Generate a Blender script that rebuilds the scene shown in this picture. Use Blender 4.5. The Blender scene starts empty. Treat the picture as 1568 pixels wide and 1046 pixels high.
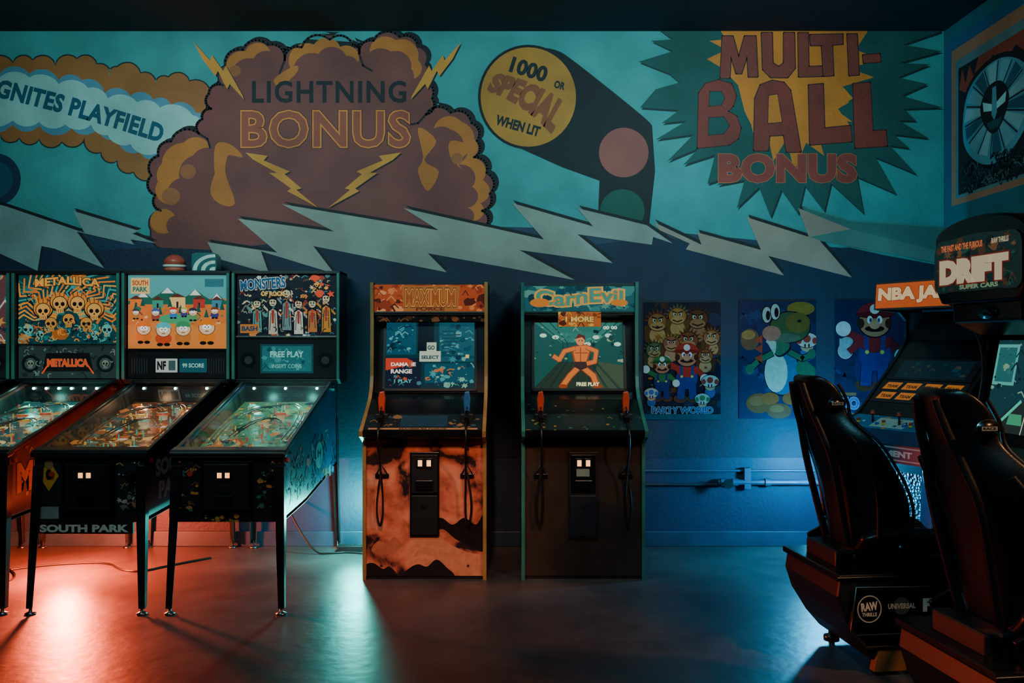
import bpy, bmesh, math, random
from mathutils import Vector, Matrix
from mathutils.geometry import tessellate_polygon
random.seed(7)
F=1358.0; H=1.37; DW=5.95
scene=bpy.context.scene
R=random.random
def lin(c):
    o=[]
    for x in c[:3]:
        x=max(0,x)/255.0
        o.append(x/12.92 if x<=.04045 else ((x+.055)/1.055)**2.4)
    return (o[0],o[1],o[2],1.0)
def WX(u,d): return (u-784)/F*d
def WZ(v,d): return H-(v-522)/F*d
# ---------------------------------------------------------------- materials
def newmat(name):
    m=bpy.data.materials.new(name); m.use_nodes=True
    nt=m.node_tree; b=nt.nodes['Principled BSDF']
    return m,nt,b
def add_bump(nt,b,scale,strength,dist=.01,detail=4,voronoi=False):
    tc=nt.nodes.new('ShaderNodeTexCoord')
    n=nt.nodes.new('ShaderNodeTexVoronoi' if voronoi else 'ShaderNodeTexNoise')
    n.inputs['Scale'].default_value=scale
    if not voronoi: n.inputs['Detail'].default_value=detail
    nt.links.new(tc.outputs['Object'],n.inputs['Vector'])
    bp=nt.nodes.new('ShaderNodeBump'); bp.inputs['Strength'].default_value=strength; bp.inputs['Distance'].default_value=dist
    nt.links.new(n.outputs['Distance' if voronoi else 'Fac'],bp.inputs['Height'])
    nt.links.new(bp.outputs['Normal'],b.inputs['Normal'])
def mat(name,col,rough=.5,metal=0,emit=None,es=0,bump=None,var=.25,vs=6,voro=False,coat=0):
    m,nt,b=newmat(name)
    c=lin(col)
    tc=nt.nodes.new('ShaderNodeTexCoord'); n=nt.nodes.new('ShaderNodeTexNoise'); n.inputs['Scale'].default_value=vs; n.inputs['Detail'].default_value=5
    nt.links.new(tc.outputs['Object'],n.inputs['Vector'])
    r=nt.nodes.new('ShaderNodeValToRGB')
    r.color_ramp.elements[0].position=.3; r.color_ramp.elements[1].position=.7
    r.color_ramp.elements[0].color=(c[0]*(1-var),c[1]*(1-var),c[2]*(1-var),1)
    r.color_ramp.elements[1].color=(min(1,c[0]*(1+var)),min(1,c[1]*(1+var)),min(1,c[2]*(1+var)),1)
    nt.links.new(n.outputs['Fac'],r.inputs['Fac']); nt.links.new(r.outputs['Color'],b.inputs['Base Color'])
    b.inputs['Roughness'].default_value=rough; b.inputs['Metallic'].default_value=metal
    if coat: b.inputs['Coat Weight'].default_value=coat
    if emit: b.inputs['Emission Color'].default_value=lin(emit); b.inputs['Emission Strength'].default_value=es
    if bump: add_bump(nt,b,bump[0],bump[1],bump[2] if len(bump)>2 else .01,voronoi=voro)
    return m
def attrmat(name,rough=.5,es=0,base=1.0,plaster=False,coat=0):
    m,nt,b=newmat(name)
    a=nt.nodes.new('ShaderNodeAttribute'); a.attribute_name='Col'
    tc=nt.nodes.new('ShaderNodeTexCoord'); n=nt.nodes.new('ShaderNodeTexNoise'); n.inputs['Scale'].default_value=3 if plaster else 30; n.inputs['Detail'].default_value=8
    nt.links.new(tc.outputs['Object'],n.inputs['Vector'])
    mr=nt.nodes.new('ShaderNodeMapRange'); mr.inputs['From Min'].default_value=.3; mr.inputs['From Max'].default_value=.7
    mr.inputs['To Min'].default_value=(.68 if plaster else .8)*base; mr.inputs['To Max'].default_value=1.05*base
    nt.links.new(n.outputs['Fac'],mr.inputs['Value'])
    mx=nt.nodes.new('ShaderNodeVectorMath'); mx.operation='SCALE'
    nt.links.new(a.outputs['Color'],mx.inputs[0]); nt.links.new(mr.outputs[0],mx.inputs['Scale'])
    nt.links.new(mx.outputs[0],b.inputs['Base Color'])
    b.inputs['Roughness'].default_value=rough
    if coat: b.inputs['Coat Weight'].default_value=coat
    if es:
        nt.links.new(a.outputs['Color'],b.inputs['Emission Color']); b.inputs['Emission Strength'].default_value=es
    if plaster: add_bump(nt,b,45,.35,.01,6)
    return m
PAINT=attrmat('mural_paint',.7,plaster=True)
PRINT=attrmat('printed_art',.35)
POSTER=attrmat('poster_print',.25,base=.6)
BACKLIT=attrmat('backlit_art',.25,es=.66,base=.5)
MARQ=attrmat('marquee_art',.3,es=.52,base=.5)
SCREEN=attrmat('screen_image',.15,es=.92,base=.1)
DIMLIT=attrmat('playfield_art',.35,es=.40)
DRIFTM=attrmat('racing_marquee_art',.3,es=.5,base=.4)
M_black=mat('black_laminate',(24,24,27),.42,bump=(80,.1,.002))
M_black2=mat('black_gloss_plastic',(15,16,19),.25)
M_wood=mat('dark_cabinet_vinyl',(26,30,36),.45)
M_chrome=mat('steel_trim',(120,125,125),.3,1)
M_leg=mat('leg_dark_metal',(54,60,64),.3,.8)
M_tmold=mat('tan_edge_trim',(160,116,64),.45)
M_teal=mat('teal_edge_trim',(44,110,100),.45)
M_rubber=mat('black_rubber',(16,16,18),.5)
M_leather=mat('black_vinyl_seat',(26,23,23),.34,bump=(140,.25,.002))
M_red=mat('red_plastic',(190,60,35),.35)
M_blueP=mat('blue_plastic',(35,90,140),.35)
M_led=mat('led_white',(220,255,255),.4,emit=(190,255,245),es=22)
M_coin=mat('coin_slot_lamp',(255,190,130),.4,emit=(255,170,100),es=2.2)
M_green=mat('green_lamp',(60,255,150),.4,emit=(40,255,140),es=2.5)
M_cablemat=mat('cable_black',(14,14,16),.4)
def glassmat():
    m=bpy.data.materials.new('playfield_glass'); m.use_nodes=True; nt=m.node_tree
    nt.nodes.clear(); o=nt.nodes.new('ShaderNodeOutputMaterial'); t=nt.nodes.new('ShaderNodeBsdfTransparent'); g=nt.nodes.new('ShaderNodeBsdfGlossy')
    g.inputs['Roughness'].default_value=.04; x=nt.nodes.new('ShaderNodeMixShader'); f=nt.nodes.new('ShaderNodeFresnel'); f.inputs['IOR'].default_value=1.25
    nt.links.new(f.outputs[0],x.inputs[0]); nt.links.new(t.outputs[0],x.inputs[1]); nt.links.new(g.outputs[0],x.inputs[2]); nt.links.new(x.outputs[0],o.inputs[0])
    return m
M_glass=glassmat()
# ---------------------------------------------------------------- object helpers
def empty(name,loc=(0,0,0),rz=0):
    e=bpy.data.objects.new(name,None); e.empty_display_size=.1; e.location=loc; e.rotation_euler=(0,0,rz)
    scene.collection.objects.link(e); return e
def mkobj(name,me,parent=None,m=None,smooth=False):
    ob=bpy.data.objects.new(name,me); scene.collection.objects.link(ob)
    if parent: ob.parent=parent
    if m: me.materials.append(m)
    if smooth:
        for p in me.polygons: p.use_smooth=True
    return ob
def bev(ob,w,seg=2):
    if w:
        b=ob.modifiers.new('bevel','BEVEL'); b.width=w; b.segments=seg; b.limit_method='ANGLE'; b.angle_limit=math.radians(40)
def box(p,name,x0,x1,y0,y1,z0,z1,m,b=.004):
    vs=[(x,y,z) for x in (x0,x1) for y in (y0,y1) for z in (z0,z1)]
    fs=[(0,1,3,2),(4,6,7,5),(0,4,5,1),(2,3,7,6),(0,2,6,4),(1,5,7,3)]
    me=bpy.data.meshes.new(name); me.from_pydata(vs,[],fs); me.update()
    ob=mkobj(name,me,p,m); bev(ob,b); return ob
def prism(p,name,prof,x0,x1,m,b=.004,axis='x'):
    n=len(prof)
    if axis=='x': vs=[(x0,a,c) for a,c in prof]+[(x1,a,c) for a,c in prof]
    else: vs=[(a,x0,c) for a,c in prof]+[(a,x1,c) for a,c in prof]
    fs=[tuple(range(n))[::-1],tuple(range(n,2*n))]+[(i,(i+1)%n,(i+1)%n+n,i+n) for i in range(n)]
    me=bpy.data.meshes.new(name); me.from_pydata(vs,[],fs); me.update()
    bm=bmesh.new(); bm.from_mesh(me); bmesh.ops.recalc_face_normals(bm,faces=bm.faces[:]); bm.to_mesh(me); bm.free()
    ob=mkobj(name,me,p,m); bev(ob,b); return ob
def lathe(p,name,prof,m,loc=(0,0,0),n=24,scale=(1,1,1),rot=None):
    vs=[];fs=[]
    k=len(prof)
    for i in range(n):
        a=2*math.pi*i/n
        for r,z in prof: vs.append((r*math.cos(a),r*math.sin(a),z))
    for i in range(n):
        j=(i+1)%n
        for q in range(k-1): fs.append((i*k+q,j*k+q,j*k+q+1,i*k+q+1))
    me=bpy.data.meshes.new(name); me.from_pydata(vs,[],fs); me.update()
    bm=bmesh.new(); bm.from_mesh(me); bmesh.ops.remove_doubles(bm,verts=bm.verts[:],dist=1e-5); bmesh.ops.recalc_face_normals(bm,faces=bm.faces[:]); bm.to_mesh(me); bm.free()
    ob=mkobj(name,me,p,m,True); ob.location=loc; ob.scale=scale
    if rot: ob.rotation_euler=rot
    return ob
def cyl(p,name,a,b,r,m,r2=None,n=16):
    a=Vector(a);b=Vector(b);d=b-a;L=d.length;r2=r if r2 is None else r2
    ob=lathe(p,name,[(0,0),(r,0),(r2,L),(0,L)],m,n=n)
    for q in ob.data.polygons: q.use_smooth=False
    ob.location=a; ob.rotation_mode='QUATERNION'; ob.rotation_quaternion=Vector((0,0,1)).rotation_difference(d)
    return ob
def tube(p,name,pts,r,m,smooth=True):
    cu=bpy.data.curves.new(name,'CURVE'); cu.dimensions='3D'; cu.bevel_depth=r; cu.bevel_resolution=3; cu.use_fill_caps=True
    s=cu.splines.new('NURBS' if smooth else 'POLY'); s.points.add(len(pts)-1)
    for i,q in enumerate(pts): s.points[i].co=(*q,1)
    if smooth: s.use_endpoint_u=True; s.order_u=3
    ob=bpy.data.objects.new(name,cu); scene.collection.objects.link(ob); cu.materials.append(m)
    if p: ob.parent=p
    return ob
# ---------------------------------------------------------------- coloured mesh builder / 2D canvas
class CB:
    def __init__(s): s.v=[];s.f=[];s.c=[]
    def face(s,pts,col):
        i=len(s.v); s.v+=[tuple(p) for p in pts]; s.f.append(tuple(range(i,i+len(pts)))); s.c.append(lin(col))
    def box(s,x0,x1,y0,y1,z0,z1,col,M=None):
        v=[Vector((x,y,z)) for x in (x0,x1) for y in (y0,y1) for z in (z0,z1)]
        if M: v=[M@q for q in v]
        for f in [(0,1,3,2),(4,6,7,5),(0,4,5,1),(2,3,7,6),(0,2,6,4),(1,5,7,3)]: s.face([v[i] for i in f],col)
    def cyl(s,c,r,h,col,r2=None,n=14,top=None):
        r2=r if r2 is None else r2
        A=[Vector((c[0]+r*math.cos(6.2832*i/n),c[1]+r*math.sin(6.2832*i/n),c[2])) for i in range(n)]
        B=[Vector((c[0]+r2*math.cos(6.2832*i/n),c[1]+r2*math.sin(6.2832*i/n),c[2]+h)) for i in range(n)]
        for i in range(n): s.face([A[i],A[(i+1)%n],B[(i+1)%n],B[i]],col)
        s.face(B,top or col)
    def build(s,name,parent,m):
        me=bpy.data.meshes.new(name); me.from_pydata(s.v,[],s.f)
        at=me.color_attributes.new('Col','FLOAT_COLOR','CORNER')
        arr=[]
        for p in me.polygons: arr+=list(s.c[p.index])*p.loop_total
        at.data.foreach_set('color',arr); me.update()
        return mkobj(name,me,parent,m)
_tc={}
def text2d(t,bold=0.0,space=1.0):
    k=(t,bold,space)
    if k in _tc: return _tc[k]
    cu=bpy.data.curves.new('t','FONT'); cu.body=t; cu.offset=bold; cu.resolution_u=3; cu.size=1; cu.space_character=space
    ob=bpy.data.objects.new('t',cu); scene.collection.objects.link(ob)
    bpy.context.view_layer.update()
    dg=bpy.context.evaluated_depsgraph_get()
    me=bpy.data.meshes.new_from_object(ob.evaluated_get(dg))
    vs=[(v.co.x,v.co.y) for v in me.vertices]; fs=[tuple(p.vertices) for p in me.polygons]
    bpy.data.objects.remove(ob); bpy.data.curves.remove(cu); bpy.data.meshes.remove(me)
    _tc[k]=(vs,fs); return vs,fs
def clipconv(pts,r):
    for ax,lim,sg in ((0,r[0],1),(0,r[2],-1),(1,r[1],1),(1,r[3],-1)):
        out=[];n=len(pts)
        for i in range(n):
            a=pts[i];b=pts[(i+1)%n]; da=(a[ax]-lim)*sg; db=(b[ax]-lim)*sg
            if da>=0: out.append(a)
            if (da>=0)!=(db>=0):
                t=da/(da-db); out.append((a[0]+(b[0]-a[0])*t,a[1]+(b[1]-a[1])*t))
        pts=out
        if len(pts)<3: return []
    return pts
def catmull(P,n=5,closed=True):
    out=[];k=len(P)
    for i in range(k if closed else k-1):
        p0=P[(i-1)%k] if closed or i>0 else P[i];p1=P[i];p2=P[(i+1)%k];p3=P[(i+2)%k] if closed or i+2<k else P[(i+1)%k]
        for j in range(n):
            t=j/n
            out.append(tuple(.5*((2*p1[a])+(-p0[a]+p2[a])*t+(2*p0[a]-5*p1[a]+4*p2[a]-p3[a])*t*t+(-p0[a]+3*p1[a]-3*p2[a]+p3[a])*t**3) for a in (0,1)))
    return out
def scallop(P,b=.35,closed=True,n=7):
    out=[];k=len(P)
    for i in range(k if closed else k-1):
        a=P[i];c=P[(i+1)%k]; dx=c[0]-a[0];dy=c[1]-a[1]
        nx,ny=dy,-dx
        for j in range(n):
            t=j/n; s=math.sin(math.pi*t)**.7 if t>0 else 0
            out.append((a[0]+dx*t+nx*b*s,a[1]+dy*t+ny*b*s))
    if not closed: out.append(P[-1])
    return out
class Canvas:
    def __init__(s,O,U,V,N,w=None,h=None,flip=1,step=.00003,base=.001):
        s.O=Vector(O);s.U=Vector(U);s.V=Vector(V);s.N=Vector(N);s.cb=CB();s.k=0;s.step=step;s.base=base;s.flip=flip
        s.w=w;s.h=h; s.clip=(0,0,w,h) if w else None
    def mp(s,p): return s.O+s.U*p[0]+s.V*p[1]+s.N*(s.base+s.k*s.step)
    def tri(s,pts,col):
        if s.clip: pts=clipconv(list(pts),s.clip)
        if len(pts)>=3: s.cb.face([s.mp(p) for p in pts],col)
    def poly(s,pts,col):
        s.k+=1
        for t in tessellate_polygon([[Vector((p[0],p[1],0)) for p in pts]]):
            s.tri([tuple(pts[i][:2]) for i in t],col)
    def rect(s,x0,y0,x1,y1,col): s.poly([(x0,y0),(x1,y0),(x1,y1),(x0,y1)],col)
    def ell(s,cx,cy,rx,ry=None,col=(0,0,0),rot=0,n=20,a0=0,a1=6.28318):
        ry=ry or rx; c=math.cos(rot);q=math.sin(rot);pts=[]
        m=n if a1-a0>6.28 else n+1
        for i in range(m):
            a=a0+(a1-a0)*i/n; x=rx*math.cos(a);y=ry*math.sin(a); pts.append((cx+x*c-y*q,cy+x*q+y*c))
        s.poly(pts,col)
    def line(s,P,w,col):
        s.k+=1
        for a,b in zip(P[:-1],P[1:]):
            dx=b[0]-a[0];dy=b[1]-a[1];L=math.hypot(dx,dy) or 1;nx=-dy/L*w/2;ny=dx/L*w/2
            ex=dx/L*w*.25;ey=dy/L*w*.25
            q=[(a[0]+nx-ex,a[1]+ny-ey),(b[0]+nx+ex,b[1]+ny+ey),(b[0]-nx+ex,b[1]-ny+ey),(a[0]-nx-ex,a[1]-ny-ey)]
            s.tri(q[:3],col); s.tri([q[0],q[2],q[3]],col)
    def text(s,t,cx,cy,w,h,col,rot=0,bold=0,ol=None,olc=(0,0,0),inner=None,inc=(0,0,0),space=1.0,warp=None):
        vs,_=text2d(t,bold,space)
        if not vs: return
        xs=[a[0] for a in vs];ys=[a[1] for a in vs]
        x0,x1,y0,y1=min(xs),max(xs),min(ys),max(ys)
        sx=w/(x1-x0);sy=h/(y1-y0);mx=(x0+x1)/2;my=(y0+y1)/2
        jobs=[]
        if ol: jobs.append((bold+ol,olc))
        jobs.append((bold,col))
        if inner: jobs.append((bold-inner,inc))
        c=math.cos(rot);q=math.sin(rot)
        for bd,cc in jobs:
            vs,fs=text2d(t,bd,space); s.k+=1
            pts=[]
            for a in vs:
                x=(a[0]-mx)*sx;y=(a[1]-my)*sy
                if warp: x,y=warp(x,y)
                pts.append((cx+x*c-y*q,cy+s.flip*(x*q+y*c)))
            for f in fs:
                if len(f)==3: s.tri([pts[i] for i in f],cc)
                else:
                    pp=[pts[i] for i in f]
                    for tt in tessellate_polygon([[Vector((p[0],p[1],0)) for p in pp]]): s.tri([pp[i] for i in tt],cc)
    def clutter(s,n,pal,smin,smax,x0=None,y0=None,x1=None,y1=None):
        x0=0 if x0 is None else x0;y0=0 if y0 is None else y0;x1=x1 or s.w;y1=y1 or s.h
        for i in range(n):
            cx=x0+R()*(x1-x0);cy=y0+R()*(y1-y0);r=smin+R()**2*(smax-smin);col=random.choice(pal)
            k=random.randint(5,8);a0=R()*6.28;st=.5+R()*.5
            sp=random.choice([.45,.8,1])
            P=[]
            for j in range(k*2):
                a=a0+6.283*j/(k*2);rr=r*(1 if j%2 else sp)*(.8+.4*R()); P.append((cx+rr*math.cos(a),cy+rr*st*math.sin(a)))
            if random.random()<.35: s.line([(cx-r,cy-r*R()),(cx,cy+r*R()),(cx+r,cy-r*R())],r*.3,col)
            else: s.poly(P,col)
    def curls(s,n,pal,r0,r1,w,x0,y0,x1,y1):
        for i in range(n):
            cx=x0+R()*(x1-x0);cy=y0+R()*(y1-y0);r=r0+R()*(r1-r0);a=R()*6.28;t=1 if R()<.5 else -1
            s.line([(cx+r*(1-j*.1)*math.cos(a+t*j*.5),cy+r*(1-j*.1)*math.sin(a+t*j*.5)) for j in range(7)],w*(.6+.8*R()),random.choice(pal))
    def build(s,name,parent,m): return s.cb.build(name,parent,m)
def plane_canvas(x0,z0,x1,z1,y,step=.00002,ytop=None,base=.001):
    yt=y if ytop is None else ytop
    w=x1-x0; V=Vector((0,yt-y,z1-z0)); L=V.length; V.normalize(); N=Vector((1,0,0)).cross(V)
    if N.y>0: N=-N
    k=w/100
    return Canvas((x0,y,z0),(k,0,0),V*k,N,100,L/k,step=step,base=base)
def side_canvas(x,y0,z0,y1,z1,step=.00002):
    k=(y1-y0)/100
    return Canvas((x,y0,z0),(0,k,0),(0,0,k),(1,0,0),100,(z1-z0)/k,step=step)

# ================================================================ ROOM
XR=2.90; ZC=WZ(47,DW)
M_wall=mat('navy_wall_paint',(22,44,72),.6,bump=(45,.3,.008),var=.18,vs=2)
M_ceil=mat('black_ceiling_paint',(14,19,26),.85,bump=(60,.3))
def floormat():
    m,nt,b=newmat('polished_concrete_floor')
    tc=nt.nodes.new('ShaderNodeTexCoord'); n=nt.nodes.new('ShaderNodeTexNoise'); n.inputs['Scale'].default_value=1.6; n.inputs['Detail'].default_value=9; n.inputs['Roughness'].default_value=.65
    nt.links.new(tc.outputs['Object'],n.inputs['Vector'])
    r=nt.nodes.new('ShaderNodeValToRGB'); r.color_ramp.elements[0].position=.3; r.color_ramp.elements[1].position=.72
    r.color_ramp.elements[0].color=lin((50,46,48)); r.color_ramp.elements[1].color=lin((90,82,80))
    nt.links.new(n.outputs['Fac'],r.inputs['Fac']); nt.links.new(r.outputs[0],b.inputs['Base Color'])
    mr=nt.nodes.new('ShaderNodeMapRange'); mr.inputs['To Min'].default_value=.28; mr.inputs['To Max'].default_value=.52
    nt.links.new(n.outputs['Fac'],mr.inputs['Value']); nt.links.new(mr.outputs[0],b.inputs['Roughness'])
    n2=nt.nodes.new('ShaderNodeTexNoise'); n2.inputs['Scale'].default_value=14; n2.inputs['Detail'].default_value=6
    nt.links.new(tc.outputs['Object'],n2.inputs['Vector'])
    bp=nt.nodes.new('ShaderNodeBump'); bp.inputs['Strength'].default_value=.12; bp.inputs['Distance'].default_value=.02
    nt.links.new(n2.outputs['Fac'],bp.inputs['Height']); nt.links.new(bp.outputs[0],b.inputs['Normal'])
    return m
box(None,'floor',-4.6,4.0,-2.2,DW+.1,-.1,0,floormat(),0)
box(None,'ceiling',-4.6,4.0,-2.2,DW+.1,ZC,ZC+.1,M_ceil,0)
box(None,'wall_back',-4.6,4.0,DW,DW+.1,0,ZC,M_wall,0)
box(None,'wall_left',-4.6,-4.5,-2.2,DW,0,ZC,M_wall,0)
box(None,'wall_front',-4.5,4.0,-2.2,-2.1,0,ZC,M_wall,0)
box(None,'wall_right',XR,4.0,4.72,DW,0,ZC,M_wall,0)
box(None,'wall_side',3.9,4.0,-2.1,4.72,0,ZC,M_wall,0)
M_base=mat('baseboard_paint',(34,62,84),.45)
box(None,'baseboard_back',-4.5,XR,DW-.018,DW,0,.10,M_base,.004)
# ---- mural (on the back wall, in wall drafting units)
k=DW/F
mu=Canvas((WX(0,DW),DW,WZ(0,DW)),(k,0,0),(0,0,-k),(0,-1,0),flip=-1,step=.00003,base=.0008)
mu.clip=(-60,47.2,784+XR/k-.5,700)
TEAL=(58,148,148); NAVY=(18,36,60); PUR=(128,62,58); ORG=(200,110,42); BLK=(12,16,24); BOLT=(150,152,142); GRN=(16,78,74); BRN=(138,48,38); BROWN=(166,98,48)
mu.poly([(-60,40),(1500,40),(1500,405),(1430,404),(1300,380),(1000,352),(700,345),(400,352),(240,362),(150,350),(-60,340)],TEAL)
outer=[(-60,100),(-20,98),(20,96),(50,92),(85,100),(118,90),(148,98),(168,118),(180,102),(215,112),(238,130),(258,118),(290,124),(322,150),(335,180),(310,205),(280,205),(250,218),(236,245),(238,268),(205,262),(180,245),(155,232),(130,210),(95,216),(60,212),(30,210),(0,205),(-60,200)]
def grow(P,d):
    o=[];n=len(P)
    for i in range(n):
        a=P[i-1];c=P[(i+1)%n];dx=c[0]-a[0];dy=c[1]-a[1];L=math.hypot(dx,dy) or 1
        o.append((P[i][0]+dy/L*d,P[i][1]-dx/L*d))
    return o
so=scallop(outer,.3)
mu.poly(grow(so,2.2),(24,40,40)); mu.poly(so,BROWN)
mid=[(-60,112),(0,112),(45,112),(90,122),(125,122),(160,142),(200,146),(235,152),(262,160),(300,172),(318,190),(285,205),(255,215),(240,240),(215,232),(180,212),(150,196),(110,196),(60,192),(20,190),(-60,180)]
mu.poly(scallop(mid,.25),(92,140,162))
inn=[(-60,118),(0,118),(45,118),(90,128),(135,134),(165,150),(210,156),(245,164),(295,176),(308,188),(276,200),(262,216),(240,234),(200,220),(165,206),(140,190),(100,190),(60,186),(20,184),(-60,172)]
mu.poly(scallop(inn,.2),(160,198,192))
mu.text("IGNITES PLAYFIELD",119,168,272,29,(30,86,108),rot=-.27,bold=.045,space=1.06,warp=lambda x,y:(x,y+3-3.5*(x/136)**2))
mu.ell(-6,274,38,40,(18,44,70),n=32); mu.ell(-6,274,26,28,(30,70,92),n=32)
c1=[(262,380),(232,352),(247,322),(238,298),(232,268),(243,238),(262,216),(305,204),(310,182),(324,166),(320,143),(342,130),(345,100),(372,76),(410,68),(436,92),(462,72),(505,60),(540,68),(550,82),(572,62),(612,56),(640,72),(650,98),(645,122),(662,150),(652,175),(690,172),(722,188),(730,215),(726,240),(745,264),(750,296),(738,322),(744,345),(735,380)]
s1=scallop(c1,.28)
mu.poly([(x+5,y-3) for x,y in grow(s1,2.5)],BLK); mu.poly(grow(s1,2.5),BLK); mu.poly(s1,PUR)
def lobes(L,col):
    for cx,cy,r in L: mu.ell(cx,cy,r*1.0,r*.95,col,n=26)
lobes([(282,250,34),(262,290,24),(300,232,24),(268,268,28),(250,338,20),(372,102,26),(395,84,20),(352,120,12),(470,92,28),(500,78,22),(530,88,20),(590,78,24),(615,84,26),(628,104,18),(700,210,26),(688,200,24),(722,262,22),(712,225,20),(730,292,20),(725,322,16)],ORG)
lobes([(306,266,32),(282,296,26),(318,250,26),(272,345,17),(382,114,27),(408,98,22),(478,108,29),(508,94,24),(532,102,18),(583,98,26),(606,100,24),(616,116,18),(684,222,26),(676,214,22),(706,272,22),(700,232,16),(714,300,18),(712,330,14)],PUR)
for P in ([(322,290),(340,240),(352,225),(345,262),(360,310),(338,312)],[(640,195),(668,215),(650,245),(672,262),(655,292),(640,262),(648,240)],[(690,215),(722,225),(702,248),(712,262),(690,240)],[(420,120),(452,100),(455,110),(430,132)],[(330,222),(352,220),(372,240),(345,238),(330,268)]):
    mu.poly(catmull(P,4),ORG)
lobes([(262,300,14),(288,262,12),(360,108,9),(700,242,9)],(166,90,50))
for P in ([(436,92),(428,112)],[(550,82),(556,100),(570,108)],[(652,175),(640,188),(628,190)],[(305,204),(318,212),(322,226)]):
    mu.line(P,3,BLK)
for P in ([(345,100),(372,76),(410,68),(436,92),(462,72),(505,60),(540,68),(550,82),(572,62),(612,56),(640,72)],[(645,122),(662,150),(652,175),(690,172),(722,188),(730,215),(726,240),(745,264),(750,296),(738,322),(744,345)],[(247,322),(238,298),(232,268),(243,238),(262,216),(305,204),(310,182),(324,166),(320,143),(342,130)]):
    mu.line(scallop(P,.28,False),3.4,BLK)
mu.text("LIGHTNING",504,140,236,34,(16,22,30),bold=.024,space=1.14)
mu.text("BONUS",499,197,262,60,(230,126,50),bold=.05,ol=.012,olc=(70,32,28),inner=.03,inc=(158,72,54),space=1.1)
def zbolt(P,col=(226,140,54)):
    mu.poly([(x+2,y+1.5) for x,y in P],BLK); mu.poly(P,col)
lb=[(297,64),(322,92),(325,84),(342,108),(346,100),(372,146),(374,152),(352,128),(348,136),(334,108),(330,116),(310,90)]
zbolt(lb); zbolt([(1003-x,y) for x,y in lb])
lb2=[(376,233),(410,238),(404,245),(444,262),(436,266),(462,288),(454,290),(488,318),(440,292),(446,288),(412,264),(424,264),(388,244)]
zbolt(lb2); zbolt([(990-x,y) for x,y in lb2])
mu.poly(catmull([(822,72),(850,76),(880,94),(985,178),(999,196)],4,False)+[(1003,262),(993,352),(915,352),(918,276),(860,255),(800,228),(770,215)],BLK)
mu.ell(809,148,77,80,BLK,n=48); mu.ell(809,148,73,76,(196,124,46),n=48)
mu.text("1000",810,106,58,25,(20,28,34),rot=-.30,bold=.045); mu.text("OR",857,130,17,12,(20,28,34),rot=-.25,bold=.05)
mu.text("SPECIAL",806,150,120,42,(150,74,40),rot=-.50,bold=.06,ol=.012,olc=(176,96,48),warp=lambda x,y:(x,y*(1+.25*x/60)+8*(1-(x/60)**2)-4))
mu.text("WHEN LIT",793,192,70,16,(20,28,34),rot=-.28,bold=.05)
mu.ell(955,233,38,38,(156,78,70),n=36); mu.ell(953,322,34,33,(18,84,70),n=36)
star=[(1005,42),(1030,60),(997,62),(1030,78),(978,94),(1024,112),(1040,126),(1004,136),(980,164),(1040,168),(1013,188),(1052,184),(1004,213),(1062,205),(1022,246),(1070,226),(1046,252),(1095,236),(1083,281),(1115,270),(1098,283),(1140,275),(1128,318),(1162,286),(1180,332),(1196,290),(1222,327),(1232,284),(1262,323),(1272,280),(1322,326),(1312,270),(1372,296),(1340,240),(1403,266),(1362,222),(1392,226),(1368,205),(1422,211),(1376,184),(1402,184),(1384,166),(1443,164),(1380,146),(1420,128),(1374,118),(1424,98),(1376,96),(1442,78),(1382,68),(1440,48),(1440,42)]
mu.poly([(x+2,y+3) for x,y in star],(12,40,40)); mu.poly(star,GRN)
ob=[(1100,42),(1112,60),(1086,62),(1112,76),(1082,90),(1106,104),(1130,130),(1140,170),(1150,190),(1155,212),(1178,218),(1184,246),(1204,212),(1216,262),(1234,218),(1262,238),(1252,205),(1300,190),(1282,165),(1306,150),(1290,132),(1338,118),(1300,104),(1348,90),(1310,76),(1332,42)]
OB=(222,120,36)
mu.poly(ob,OB)
def letter(P,col,holes=(),hc=OB,ol=(66,26,24),w=3.2,sm=False):
    if sm: P=catmull(P,3)
    mu.line(P+[P[0]],w,ol); mu.poly(P,col)
    for h in holes:
        mu.line(h+[h[0]],w*.7,ol); mu.poly(h,hc)
LC=(140,54,42)
letter([(1103,119),(1106,55),(1122,55),(1131,88),(1140,55),(1157,55),(1160,117),(1146,117),(1144,85),(1135,112),(1127,112),(1119,85),(1117,119)],LC)
letter([(1166,50),(1182,50),(1183,96),(1192,102),(1200,96),(1200,50),(1216,50),(1217,104),(1206,118),(1180,118),(1168,106)],LC)
letter([(1222,50),(1237,50),(1238,102),(1258,101),(1259,116),(1223,117)],LC)
letter([(1240,53),(1290,52),(1290,67),(1274,68),(1276,115),(1261,116),(1258,69),(1241,69)],LC)
letter([(1297,52),(1312,52),(1315,114),(1300,115)],LC)
letter([(1321,84),(1347,82),(1348,94),(1322,96)],LC)
letter([(1068,226),(1070,142),(1080,128),(1100,122),(1120,128),(1127,146),(1122,162),(1114,170),(1128,178),(1134,196),(1130,212),(1116,221)],BRN,[[(1087,140),(1104,140),(1109,150),(1104,160),(1086,162)],[(1086,180),(1108,179),(1116,192),(1108,204),(1085,206)]],GRN)
letter([(1154,230),(1156,150),(1164,130),(1182,123),(1200,126),(1210,138),(1226,232),(1204,232),(1200,206),(1178,207),(1176,230)],BRN,[[(1177,146),(1190,144),(1197,186),(1176,188)]])
letter([(1238,130),(1260,128),(1262,196),(1302,192),(1304,216),(1240,221)],BRN)
letter([(1306,128),(1332,126),(1336,200),(1356,199),(1358,223),(1309,226)],BRN)
mu.poly([(1262,140),(1285,135),(1278,150),(1300,156),(1280,168),(1305,186),(1266,182)],OB)
mu.text("BONUS",1206,257,212,45,(154,56,46),bold=.06,ol=.014,olc=(216,110,56),space=1.08)
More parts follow.
